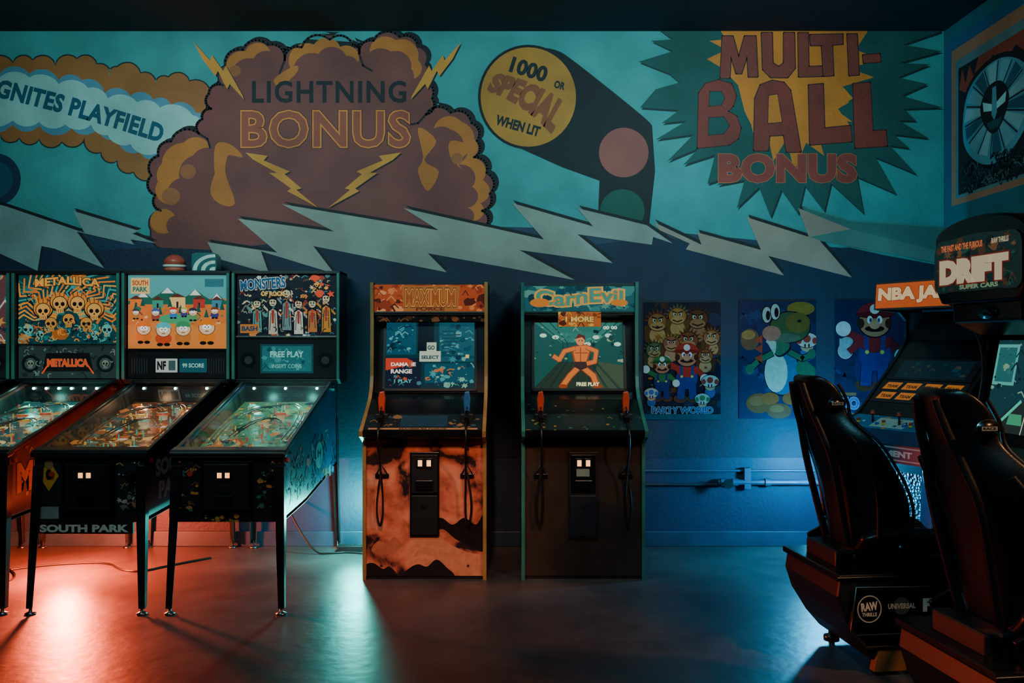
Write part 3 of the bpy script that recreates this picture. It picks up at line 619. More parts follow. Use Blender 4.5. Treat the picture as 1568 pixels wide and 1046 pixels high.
def cabinet(X,style):
    P=empty('arcade_cabinet',(X,5.1,0)); w=.355
    trim=M_tmold if style==1 else M_teal
    prof=[(0,0),(0,.79),(-.05,.81),(-.115,.835),(-.125,.865),(.06,.955),(.20,1.03),(.255,1.09),(.275,1.16),(.285,1.50),(.27,1.725),(.80,1.725),(.80,0)]
    for s in (-1,1):
        prism(P,'side_panel',prof,s*w,s*(w-.018),M_wood,.003)
        me=bpy.data.meshes.new('edge')
        vs=[];fs=[]
        pp=prof[0:12]
        for i,(y,z) in enumerate(pp):
            dy,dz=(-.003,0) if i<11 else (0,.003)
            if i==10: dy,dz=-.003,.003
            if i==11: dz=.003;dy=0
            vs+=[(s*w+s*.0012,y+dy,z+dz),(s*(w-.019),y+dy,z+dz)]
        for i in range(len(pp)-1): fs.append((2*i,2*i+1,2*i+3,2*i+2))
        me.from_pydata(vs,[],fs); ob=mkobj('edge_molding',me,P,trim); so=ob.modifiers.new('s','SOLIDIFY'); so.thickness=.003
    box(P,'top_panel',-w+.018,w-.018,.29,.79,1.70,1.722,M_wood,.002)
    box(P,'rear_panel',-w+.018,w-.018,.77,.79,.02,1.70,M_wood,.002)
    box(P,'front_panel',-w+.018,w-.018,.012,.03,.02,.80,M_camo if style==1 else M_brownfront,.002)
    box(P,'kick_base',-w+.018,w-.018,.02,.76,.0,.03,M_black,.002)
    box(P,'marquee_box',-w+.018,w-.018,.295,.45,1.53,1.70,M_black,.002)
    c=plane_canvas(-w+.02,1.545,w-.02,1.715,.29,base=0,ytop=.285)
    if style==1:
        c.rect(0,0,100,c.h,(184,76,40)); c.clutter(90,[(224,126,66),(150,56,34),(84,34,28),(236,150,90)],2,7)
        c.poly([(27,1),(76,1),(78,c.h-1),(25,c.h-1)],(176,104,50)); c.text("MAXIMUM",51,13.5,46,17,(232,152,72),bold=.07,ol=.035,olc=(90,44,26),inner=.05,inc=(166,84,42)); c.text("FORCE",51,3.4,26,3.4,(110,56,36),bold=.05); c.rect(0,0,100,1.2,(60,70,70))
    else:
        c.rect(0,0,100,c.h,(34,94,100)); c.clutter(70,[(56,130,126),(28,74,88),(90,150,136),(24,60,70)],2,8)
        c.text("CarnEvil",50,c.h*.56,80,14,(232,130,40),bold=.05,ol=.06,olc=(220,180,100),inner=.03,inc=(70,150,130),warp=lambda x,y:(x,y+1.8*math.sin(x*.09))); c.ell(14,9,9,4,(220,130,50)); c.ell(86,9,8,3,(220,130,50)); c.rect(0,0,100,1.4,(30,60,64)); c.rect(0,c.h-1.4,100,c.h,(30,60,64))
    c.build('marquee',P,MARQ)
    prism(P,'speaker_panel',[(.295,1.535),(.40,1.505),(.42,1.53)],-w+.018,w-.018,M_black,.001)
    if style==1:
        c=plane_canvas(-w+.02,1.49,w-.02,1.53,.31,base=.0,ytop=.305); c.rect(0,0,100,c.h,(30,24,24)); c.clutter(26,[(170,90,56),(110,56,40)],1,4); c.build('upper_bezel_art',P,PRINT)
    prism(P,'screen_bezel',[(.315,1.045),(.395,1.515),(.43,1.515),(.35,1.045)],-w+.018,w-.018,M_black2,.001)
    zb,zt=1.085,1.487
    yb=.315+(.08/.47)*(zb-1.045)-.004; yt=.315+(.08/.47)*(zt-1.045)-.004
    c=plane_canvas(-.272,zb,.272,zt,yb,ytop=yt,base=.001)
    if style==1:
        c.rect(0,0,100,c.h,(14,52,60)); c.rect(0,38,34,c.h,(26,76,96)); c.clutter(40,[(50,130,150),(20,60,80),(14,40,56),(90,160,160)],1,5,2,42,32,c.h-2)
        c.rect(36,40,54,c.h,(8,16,26)); c.rect(60,30,100,c.h,(30,84,98)); c.clutter(60,[(20,70,86),(56,126,136),(16,50,64),(100,160,150)],1,6,62,32,98,c.h-3)
        c.rect(0,0,40,34,(18,32,48)); c.poly([(0,34),(24,34),(34,28),(0,20)],(200,60,40)); c.text("DAMAGE",20,27,28,4.4,(255,240,220),bold=.04); c.text("RANGE",18,19,24,5,(240,230,220),bold=.04); c.text("1 PLAY",20,8,20,4,(80,190,190),bold=.03); c.clutter(20,[(60,120,130),(180,80,50)],1,3,3,2,38,30)
        c.rect(44,6,100,28,(20,76,92)); c.clutter(50,[(60,150,150),(20,56,76),(190,110,60),(110,170,150)],1,5,46,2,98,28)
        c.poly([(38,30),(62,30),(62,42),(57,42),(57,52),(46,52),(46,42),(38,42)],(180,196,170)); c.text("SELECT",50,35,20,4,(20,60,70),bold=.04); c.text("GO",51,46,8,5,(20,60,70),bold=.04); c.rect(90,34,94,38,(240,200,100))
        for i in range(8): c.rect(63,36+i*4,63+8+R()*20,37.4+i*4,(24,60,74))
    else:
        c.rect(0,0,100,c.h,(28,82,76)); c.poly([(0,c.h),(100,c.h),(70,52),(30,52)],(46,118,106)); c.poly([(0,0),(100,0),(72,30),(28,30)],(44,58,46)); c.poly([(62,0),(100,0),(100,26),(72,30)],(66,84,64))
        for i in range(7): c.line([(i*16,0),(30+i*6.6,30)],.6,(30,44,36))
        for x in (6,18,82,94): c.line([(x,c.h),(30+x*.4,52),(30+x*.4,30),(x,0)],1,(20,56,56))
        for x,y in ((10,60),(24,58),(70,58),(84,60),(94,50),(60,50)): c.ell(x,y,4,2.4,(190,235,205))
        c.clutter(60,[(24,66,66),(80,150,130),(140,164,124),(16,44,46)],1,4,0,28,100,c.h)
        S=(222,120,54); D=(150,66,34)
        for a in ([(50,24),(40,14),(32,3)],[(54,24),(66,14),(70,2)]): c.line(a,7.5,D); c.line(a,5.5,S)
        c.ell(32,2,5,2.5,D); c.ell(71,2,5,2.5,D)
        c.poly([(44,48),(60,50),(64,42),(58,24),(46,24),(42,40)],D); c.poly([(45,47),(59,49),(62,42),(57,26),(47,26),(44,40)],S); c.line([(52,46),(52,30)],1,D); c.line([(46,40),(60,40)],1,D); c.poly([(45,30),(60,30),(59,23),(52,20),(45,24)],(60,44,40))
        for a in ([(45,45),(34,42),(28,32),(22,36)],[(60,46),(70,42),(68,30),(60,28)]): c.line(a,5.8,D); c.line(a,4.2,S)
        c.ell(52,54,5,5.5,(232,140,80)); c.poly([(46,56),(50,62),(57,60),(58,54),(54,58)],(90,40,26)); c.ell(50.5,54,.7,col=(20,10,10)); c.ell(54,54,.7,col=(20,10,10))
        c.text("FREE PLAY",60,4.5,26,4.4,(250,240,180),bold=.05); c.text("00 00",86,c.h-6,16,4,(220,250,210),bold=.04)
    c.build('screen',P,SCREEN)
    fm=M_black
    def fr(x0,x1,za,zb2,nm):
        ya=.315+(.08/.47)*(za-1.045)-.014; yc=.315+(.08/.47)*(zb2-1.045)-.014
        prism(P,nm,[(ya,za),(yc,zb2),(yc+.014,zb2),(ya+.014,za)],x0,x1,fm,.002)
    fr(-.29,-.272,1.07,1.5,'frame_left'); fr(.272,.29,1.07,1.5,'frame_right'); fr(-.29,.29,1.487,1.503,'frame_top'); fr(-.29,.29,1.068,1.085,'frame_bottom')
    if style==2:
        c=plane_canvas(-.13,1.46,.13,1.55,.279,base=.0,ytop=.28); box(P,'hanging_sign_board',-.132,.132,.281,.30,1.46,1.55,M_black,.002)
        c.rect(0,0,100,c.h,(190,100,44)); c.clutter(34,[(236,170,70),(140,60,36),(90,40,30)],3,9); c.text("1 MORE",50,c.h*.5,66,13,(244,200,100),bold=.05,ol=.04,olc=(120,40,20)); c.build('hanging_sign',P,MARQ)
    prism(P,'control_panel',[(.0,.80),(-.105,.83),(-.118,.865),(.06,.951),(.20,1.025),(.315,1.06),(.315,.80)],-w+.018,w-.018,M_black2,.003)
    k2=(2*w-.04)/100
    V=Vector((0,.178,.086)).normalized()
    c=Canvas((-w+.02,-.112,.869),(k2,0,0),V*k2,Vector((1,0,0)).cross(V),100,44,step=.00001,base=.003)
    if style==1:
        c.rect(0,0,100,26,(24,34,40)); c.rect(30,6,70,24,(30,64,84)); c.clutter(16,[(160,110,70),(60,90,90)],1,4,4,2,28,24); c.clutter(16,[(160,110,70),(60,90,90)],1,4,72,2,96,24); c.rect(4,1,96,3.5,(210,140,90)); c.text("MAXIMUM FORCE",50,2.2,40,1.8,(40,30,30),bold=.05)  # blue centre paints in a reflection, tan strip a lit front edge
    else:
        c.rect(0,0,100,26,(20,44,44)); c.clutter(40,[(60,120,100),(190,130,60),(40,70,70)],1,4); c.rect(32,6,68,24,(30,50,54))
    c.build('control_panel_art',P,PRINT)
    for s in (-1,1):
        gm=M_red if (style==2 or s<0) else M_blueP
        gx=s*.245
        prism(P,'holster_cup',[(gx-.03,.885),(gx-.036,.955),(gx+.036,.955),(gx+.03,.885)],-.02,.05,M_black,.004,axis='y')
        G=[(gx-.014,.93),(gx-.018,.99),(gx-.022,1.035),(gx-.014,1.08),(gx+.012,1.085),(gx+.02,1.04),(gx+.016,.99),(gx+.014,.93)]
        prism(P,'gun_body',G,-.012,.028,gm,.006,axis='y')
        prism(P,'gun_grip',[(.0,.93),(-.06,.905),(-.075,.94),(-.01,.975)],gx-.014,gx+.014,M_black2,.004)
        tube(P,'trigger_guard',[(gx,-.01,.995),(gx,-.045,.99),(gx,-.04,.955),(gx,-.02,.95)],.004,M_black2)
        pts=[(gx,-.06,.91),(gx+.0,-.15,.90),(gx-s*.0,-.165,.78),(gx-s*.005,-.05,.60),(gx-s*.012,-.035,.40),(gx+s*.006,-.03,.29),(gx+s*.03,-.03,.40),(gx+s*.02,-.03,.52),(gx+.0,-.02,.62)]
        tube(P,'gun_cable',pts,.007,M_cablemat)
        tube(P,'cable_hanger',[(gx-.035,.004,.60),(gx,-.02,.665),(gx+.035,.004,.60),(gx-.035,.004,.60)],.006,M_cablemat,False)
        box(P,'cable_clamp',gx-.04,gx+.04,-.002,.012,.585,.61,M_black2,.003)
    y=.012
    if style==1:
        box(P,'coin_door_frame',-.085,.085,y-.012,y,.245,.735,M_black2,.005)
        box(P,'coin_door',-.075,.075,y-.02,y-.01,.50,.72,M_black,.003); box(P,'cash_door',-.075,.075,y-.02,y-.01,.26,.485,M_black,.003)
    else:
        box(P,'coin_door_frame',-.085,.085,y-.012,y,.235,.735,M_wood,.005)
        box(P,'coin_door',-.07,.07,y-.02,y-.01,.50,.72,M_black2,.003); box(P,'cash_door',-.075,.075,y-.02,y-.01,.25,.485,M_wood,.003)
        box(P,'price_card',-.04,.035,y-.023,y-.02,.595,.64,mat('price_card',(130,140,130),.4),.001)
    for x in (-.038,.012):
        box(P,'coin_slot_frame',x-.006,x+.034,y-.03,y-.02,.645,.70,M_black2,.002); box(P,'coin_slot',x+.002,x+.026,y-.034,y-.029,.655,.69,M_coin,.001)
    box(P,'coin_return',-.05,.05,y-.032,y-.02,.52,.575,M_black2,.004)
    cyl(P,'door_lock',(.0,y-.02,.43),(.0,y-.032,.43),.012,M_chrome)
    for x in (-.25,.25):
        for z in (.08,.75): cyl(P,'panel_bolt',(x,y,z),(x,y-.006,z),.007,M_chrome,n=8)
    if style==1:
        c=plane_canvas(-w+.02,.02,w-.02,.42,.0115,base=.0)
        DK=(30,20,24); PK=(230,138,102)
        c.poly(catmull([(42,44),(56,38),(66,40),(76,32),(88,26),(101,22),(101,52),(94,44),(84,50),(74,44),(64,50),(54,46)],5),DK)
        c.poly(catmull([(38,36),(50,38),(62,34),(74,26),(88,20),(101,16),(101,-3),(84,-2),(72,6),(60,16),(46,22)],5),PK)
        c.poly(catmull([(30,-2),(36,6),(44,10),(52,8),(60,14),(68,8),(74,-2)],5),DK); c.poly(catmull([(-1,-2),(-1,9),(6,11),(14,6),(20,8),(26,-2)],5),DK)
        c.poly(catmull([(4,22),(10,30),(18,28),(24,34),(30,26),(22,20),(12,18)],5),(204,108,80))
        c.build('front_art',P,PRINT)
    return P
cabinet(-.503,1); cabinet(.41,2)

# ================================================================ POSTERS
def poster(u0,v0,u1,v1,art):
    x0,x1=WX(u0,DW),WX(u1,DW); z1,z0=WZ(v0,DW),WZ(v1,DW)
    c=plane_canvas(x0,z0,x1,z1,DW-.009,base=.001); art(c)
    c.build('poster',None,POSTER)
def plumber(c,x,y,s,hat=(190,50,40),ov=(40,60,130),mir=1):
    K=(20,20,30)
    c.ell(x-2.2*s,y-7*s,2.2*s,1.4*s,(110,60,40)); c.ell(x+2.2*s,y-7*s,2.2*s,1.4*s,(110,60,40))
    c.line([(x-1.6*s,y-1*s),(x-2*s,y-6.5*s)],2.8*s,K); c.line([(x+1.6*s,y-1*s),(x+2*s,y-6.5*s)],2.8*s,K)
    c.line([(x-1.6*s,y-1*s),(x-2*s,y-6.5*s)],2.5*s,ov); c.line([(x+1.6*s,y-1*s),(x+2*s,y-6.5*s)],2.5*s,ov)
    c.ell(x,y,3.6*s,3.8*s,ov); c.ell(x,y+2.4*s,3.5*s,2.2*s,hat); c.line([(x-2*s,y+4*s),(x-1.7*s,y)],s,ov); c.line([(x+2*s,y+4*s),(x+1.7*s,y)],s,ov)
    c.ell(x-1.7*s,y+.4*s,.45*s,.45*s,(230,200,90)); c.ell(x+1.7*s,y+.4*s,.45*s,.45*s,(230,200,90))
    c.line([(x-3*s*mir,y+3*s),(x-6*s*mir,y+4.6*s)],1.9*s,hat); c.ell(x-7*s*mir,y+5.6*s,1.7*s,1.7*s,(220,225,220)); c.line([(x+3*s*mir,y+3*s),(x+5.5*s*mir,y+.5*s)],1.9*s,hat); c.ell(x+6*s*mir,y-.4*s,1.6*s,1.6*s,(220,225,220))
    c.ell(x,y+7*s,3.8*s,3.5*s,K); c.ell(x,y+7*s,3.5*s,3.2*s,(200,130,94)); c.ell(x-3.1*s,y+6.8*s,.8*s,1.1*s,(70,40,30)); c.ell(x+3.1*s,y+6.8*s,.8*s,1.1*s,(70,40,30)); c.ell(x,y+8.6*s,4*s,2.9*s,hat,a0=0,a1=3.1416); c.ell(x,y+8.7*s,4.3*s,.8*s,(hat[0]*.7,hat[1]*.7,hat[2]*.7)); c.ell(x,y+10*s,1.1*s,1.1*s,(230,230,220))
    c.ell(x-1.1*s,y+7.6*s,.6*s,.9*s,(240,240,240)); c.ell(x+1.1*s,y+7.6*s,.6*s,.9*s,(240,240,240)); c.ell(x-.9*s,y+7.5*s,.3*s,.5*s,(30,60,120)); c.ell(x+.9*s,y+7.5*s,.3*s,.5*s,(30,60,120)); c.ell(x,y+5.6*s,2.2*s,.7*s,(40,24,20)); c.ell(x,y+6.5*s,1.2*s,1*s,(220,150,110))
def toad(c,x,y,s,spot):
    c.ell(x,y-2*s,2*s,2.2*s,(60,90,150)); c.ell(x,y+.4*s,2*s,1.8*s,(210,160,120)); c.ell(x,y+2.2*s,3.5*s,2.5*s,(20,24,34)); c.ell(x,y+2.2*s,3.3*s,2.3*s,(190,190,178)); c.ell(x,y+2.6*s,1.2*s,1.2*s,spot); c.ell(x-2.4*s,y+2*s,.8*s,1*s,spot); c.ell(x+2.4*s,y+2*s,.8*s,1*s,spot); c.ell(x-.6*s,y+.5*s,.25*s,.6*s,(0,0,0)); c.ell(x+.6*s,y+.5*s,.25*s,.6*s,(0,0,0))
def beast(c,x,y,r,skin,hair,belly):
    K=(14,16,24)
    c.poly([(x-r*1.2,y-r*2),(x-r*1.3,y-r*.4),(x,y),(x+r*1.3,y-r*.4),(x+r*1.2,y-r*2)],(skin[0]*.6,skin[1]*.6,skin[2]*.6)); c.ell(x,y-r*1.3,r*.8,r*.8,belly)
    for i in range(9):
        a=.2+2.75*i/8; c.poly([(x+r*.7*math.cos(a-.3),y+r*.7*math.sin(a-.3)),(x+r*1.45*math.cos(a),y+r*1.4*math.sin(a)),(x+r*.7*math.cos(a+.3),y+r*.7*math.sin(a+.3))],hair)
    c.ell(x,y,r*1.02,r*.92,K); c.ell(x,y,r*.95,r*.86,skin); c.ell(x,y-r*.4,r*.72,r*.42,belly); c.line([(x-r*.5,y-r*.42),(x,y-r*.6),(x+r*.5,y-r*.42)],r*.12,K)
    for q in (-1,1): c.ell(x+q*r*.3,y+r*.2,r*.17,r*.2,(205,200,170)); c.ell(x+q*r*.26,y+r*.17,r*.08,r*.12,K); c.line([(x+q*r*.1,y+r*.36),(x+q*r*.55,y+r*.52)],r*.14,K)
def po1(c):
    h=c.h; c.rect(0,0,100,h,(16,34,52)); c.clutter(50,[(24,54,78),(14,28,46),(70,46,32),(100,58,32)],4,14)
    for a in ((18,h-26,13,(160,104,50),(140,56,34),(200,150,90)),(70,h-22,14,(104,58,36),(76,42,28),(170,116,76)),(44,h-18,12,(176,120,54),(110,90,70),(200,150,90)),(88,h-46,11,(166,110,66),(150,86,44),(200,150,100)),(14,h-62,11,(84,110,66),(60,84,50),(180,150,100)),(58,h-50,13,(140,72,44),(104,50,30),(190,136,90)),(36,h-54,11,(170,96,66),(180,130,56),(200,140,100)),(80,h-70,10,(150,84,44),(120,60,32),(200,150,100))): beast(c,*a)
    c.clutter(46,[(180,104,44),(140,56,40),(60,100,84),(24,30,40),(190,150,96)],1.5,4,4,40,96,h-30)
    plumber(c,56,54,3.9); plumber(c,24,48,3.0,(44,120,64),(36,50,110)); toad(c,86,42,3.4,(180,60,50)); toad(c,10,28,2.8,(70,110,170)); toad(c,76,20,3.0,(60,130,90))
    c.poly([(0,0),(100,0),(100,7),(0,7)],(30,90,106)); c.text("PARTY WORLD",50,12,80,9,(50,100,150),bold=.05,ol=.03,olc=(205,215,200))
def po2(c):
    h=c.h; c.rect(0,0,100,h,(20,46,84)); c.clutter(30,[(28,62,104),(16,38,70)],6,18)
    c.ell(14,h-50,12,14,(120,84,60)); c.ell(12,h-44,9,6,(180,130,70)); toad(c,88,h-60,4.2,(180,60,50)); c.ell(80,h-10,18,9,(150,120,50))
    for a in ((26,20,17,13),(52,10,16,10),(80,22,12,9)): c.ell(*a,(150,78,40)); c.ell(a[0]-3,a[1]+3,a[2]*.6,a[3]*.5,(176,100,54))
    K=(14,26,36); G=(40,108,80); W_=(180,190,172)
    c.ell(56,60,24,31,K); c.ell(56,60,22,29,(30,104,140)); c.ell(48,60,15,26,W_); c.ell(40,26,12,8,(190,90,40)); c.ell(68,26,12,8,(190,90,40))
    c.poly(catmull([(74,62),(90,50),(99,58),(96,68),(80,78)],4),G)
    for a in ([(42,84),(26,76),(16,66)],[(66,86),(82,78),(92,82)]): c.line(a,9,K); c.line(a,7,G)
    for x,y in ((14,64),(94,84)): c.ell(x,y,5.5,6.5,G)
    c.poly(catmull([(36,100),(30,h-46),(36,h-34),(54,h-30),(66,h-52),(66,88),(50,80)],5),K); c.poly(catmull([(38,100),(33,h-46),(38,h-36),(53,h-32),(64,h-52),(64,90),(50,82)],5),G); c.poly(catmull([(38,96),(35,h-52),(42,h-46),(48,100),(46,84)],5),W_)
    c.ell(66,h-34,27,21,K); c.ell(66,h-34,25.5,19.5,(56,92,56)); c.ell(76,h-28,16,13,(110,98,44)); c.ell(60,h-48,20,6,(80,104,84)); c.ell(42,h-42,12,10,(180,116,96)); c.ell(78,h-26,3,2,K)  # olive-yellow ellipse on the nose is glare painted into the print
    for x,y in ((36,h-18),(47,h-14)): c.ell(x,y,7,11.5,K); c.ell(x,y,5.8,10.2,(190,198,184)); c.ell(x+1.5,y-1,2.8,6.4,(14,16,24))
    for i in range(3): c.poly([(30,h-56-i*12),(20,h-50-i*12),(30,h-44-i*12)],(190,70,44))
def po3(c):
    h=c.h; c.rect(0,0,100,h,(20,44,82)); c.clutter(26,[(28,60,104),(16,38,72)],6,18)
    c.ell(52,66,26,34,(40,44,100)); plumber(c,52,84,5.8,(160,40,48),(36,50,126)); c.ell(14,88,11,12,(14,20,34)); c.ell(14,88,10,11,(170,180,185)); c.ell(16,100,8,6,(160,170,176)); c.line([(20,88),(34,100)],9,(160,40,48))
    for i in range(3): c.line([(8+i*5,94),(8+i*5,103)],3.4,(170,180,185))
    c.text("RIO",18,20,28,16,(60,110,180),bold=.05,ol=.03,olc=(190,200,200)); c.rect(0,30,28,34,(180,100,70)); c.rect(60,4,96,12,(50,90,140))
poster(985,462,1103,641,po1); poster(1131,460,1249,640,po2); poster(1277,459,1395,640,po3)

# ================================================================ WALL CONDUIT
M_pipe=mat('painted_pipe',(36,72,98),.4)
pc=empty('wall_conduit',(0,0,0))
cyl(pc,'conduit_upper',(.8,5.93,WZ(720,5.92)),(XR-.02,5.93,WZ(720,5.92)),.008,M_pipe)
cyl(pc,'pipe_lower',(WX(1100,5.9),5.915,WZ(738,5.9)),(XR-.02,5.915,WZ(738,5.9)),.018,M_pipe)
cyl(pc,'pipe_left',(.6,5.93,WZ(742,5.9)),(WX(1104,5.9),5.93,WZ(742,5.9)),.01,mat('dark_pipe',(20,34,50),.5))  # thinner, darker length left of the couplings
for u in (1104,1122,1172): cyl(pc,'pipe_coupling',(WX(u,5.9),5.915,WZ(738,5.9)),(WX(u+9,5.9),5.915,WZ(738,5.9)),.026,M_pipe)
box(pc,'pipe_bracket_1',WX(1140,5.9),WX(1150,5.9),5.9,DW,WZ(748,5.9),WZ(716,5.9),M_pipe,.002)
cyl(pc,'valve_stem',(WX(1112,5.9),5.915,WZ(738,5.9)),(WX(1112,5.9),5.85,WZ(738,5.9)),.01,M_chrome); cyl(pc,'valve_handle',(WX(1112,5.9),5.85,WZ(738,5.9)),(WX(1112,5.9),5.84,WZ(738,5.9)),.032,M_chrome)
tube(None,'power_cable',[(-3.0,5.3,.006),(-2.85,5.15,.006),(-2.9,4.95,.006),(-3.05,5.0,.006),(-3.1,5.2,.006),(-2.9,5.4,.006),(-2.5,5.5,.006),(-2.35,5.3,.006),(-2.2,5.25,.006),(-2.1,5.4,.006),(-1.9,5.6,.006)],.006,M_cablemat)
tube(None,'power_cable',[(-1.5,5.88,.3),(-1.3,5.7,.006),(-1.15,5.72,.006),(-1.05,5.75,.006),(-.92,5.7,.006)],.006,M_cablemat)
ps=empty('power_strip',(-1.02,5.8,0)); box(ps,'housing',-.12,.12,-.03,.03,0,.04,M_black,.005)
for i in range(4): box(ps,'outlet_%d'%(i+1),-.1+i*.055,-.065+i*.055,-.018,.018,.04,.045,M_chrome,.001)

# ================================================================ BASKETBALL CABINET (corner)
def basketcab():
    th=math.radians(-65)
    c0=Vector((2.38,5.15)); n=Vector((.906,.423))
    org=c0-n*.35
    P=empty('basketball_arcade_cabinet',(org.x,org.y,0),th); w=.33
    prof=[(.20,0),(.20,.66),(.06,.70),(.0,.74),(.0,.84),(.02,.87),(.16,.93),(.24,1.0),(.50,1.27),(.58,1.38),(.58,1.50),(.52,1.55),(.345,1.56),(.335,1.60),(.35,1.73),(.72,1.73),(.72,0)]
    for s in (-1,1): prism(P,'side_panel',prof,s*w,s*(w-.02),M_black,.003)
    ball=mat('basketball_texture',(84,170,196),.4,bump=(60,1.0,.03),voro=True,var=.15)
    box(P,'lower_body',-w+.02,w-.02,.22,.71,0,.70,M_black,.002)
    box(P,'lower_front',-w+.02,w-.02,.205,.22,0.02,.67,ball,.001)
    c=plane_canvas(-w+.02,.02,w-.02,.67,.2045,base=.0015)
    c.poly([(52,0),(62,0),(80,50),(82,c.h),(70,c.h),(68,54)],(22,70,110)); c.rect(0,c.h-8,100,c.h,(18,40,66)); c.build('front_stripes',P,PRINT)
    prism(P,'control_panel',[(.0,.72),(.0,.80),(.03,.87),(.18,.935),(.24,.93),(.24,.70),(.06,.69)],-.40,.40,mat('panel_navy',(24,60,96),.35),.006)
    c=plane_canvas(-.39,.70,.39,.80,-.0005,base=.001); c.rect(0,0,100,c.h,(20,44,70)); c.rect(3,1.5,97,11.5,(150,180,190)); c.rect(4,2.5,96,10.5,(24,60,90)); c.text("TOURNAMENT",50,6.5,60,4.5,(190,210,210),bold=.05); c.build('panel_front_art',P,PRINT)
    V=Vector((0,.15,.065)).normalized(); N=Vector((1,0,0)).cross(V)
    k3=.78/100; c=Canvas((-.39,.033,.8715),(k3,0,0),V*k3,N,100,20,step=.00001,base=.002)
    c.rect(0,0,100,20,(30,110,150)); c.rect(35,3,65,17,(170,190,180)); c.clutter(20,[(200,210,200),(20,60,100),(220,140,70)],1,4)
    for x in (14,38,62,86):
        q=c.mp((x-4,9)); c.cb.cyl(q,.006,.05,(30,30,30)); c.cb.cyl(q+Vector((0,0,.05)),.016,.02,(170,50,40),r2=.01)
        for j in range(3): c.cb.cyl(c.mp((x+1.5+j*3,7+j%2*4)),.011,.01,[(40,80,200),(200,60,40),(220,190,60)][j])
    c.build('panel_top',P,PRINT)
    prism(P,'monitor_bezel',[(.18,.935),(.25,1.0),(.51,1.27),(.60,1.38),(.66,1.38),(.66,.92)],-w+.02,w-.02,M_black2,.001)
    box(P,'upper_recess_panel',-w+.02,w-.02,.60,.64,1.38,1.55,M_black,.002)
    c=plane_canvas(-.29,1.14,.29,1.262,.385,ytop=.503,base=.003); c.rect(0,0,100,c.h,(12,20,26)); c.rect(8,3,92,c.h-2,(16,36,46)); c.clutter(18,[(20,56,70),(20,30,44),(60,60,50)],2,6,12,6,88,c.h-4); c.build('screen',P,MARQ)
    c=plane_canvas(-.30,1.01,.30,1.135,.26,ytop=.38,base=.003); c.rect(0,0,100,c.h,(18,22,26))
    for y in (21,8):
        for i in range(4):
            c.poly([(5+i*23,y-4),(23+i*23,y-4),(26+i*23,y+5),(8+i*23,y+5)],(206,116,40)); c.text("TEAM",15.5+i*23,y,13,4,(80,44,20),bold=.05)
    c.build('instruction_strip',P,MARQ)
    box(P,'marquee_housing',-w+.02,w-.02,.36,.70,1.565,1.725,M_black,.002)
    c=plane_canvas(-w-.002,1.562,w+.002,1.728,.33,ytop=.342,base=.001); c.rect(0,0,100,c.h,(40,40,40)); c.rect(1.5,1.5,98.5,c.h-1.5,(216,92,38)); c.text("NBA JAM",43,c.h*.5,78,15,(250,205,150),bold=.06,ol=.03,olc=(150,40,30)); c.build('marquee',P,MARQ)
    return P
basketcab()

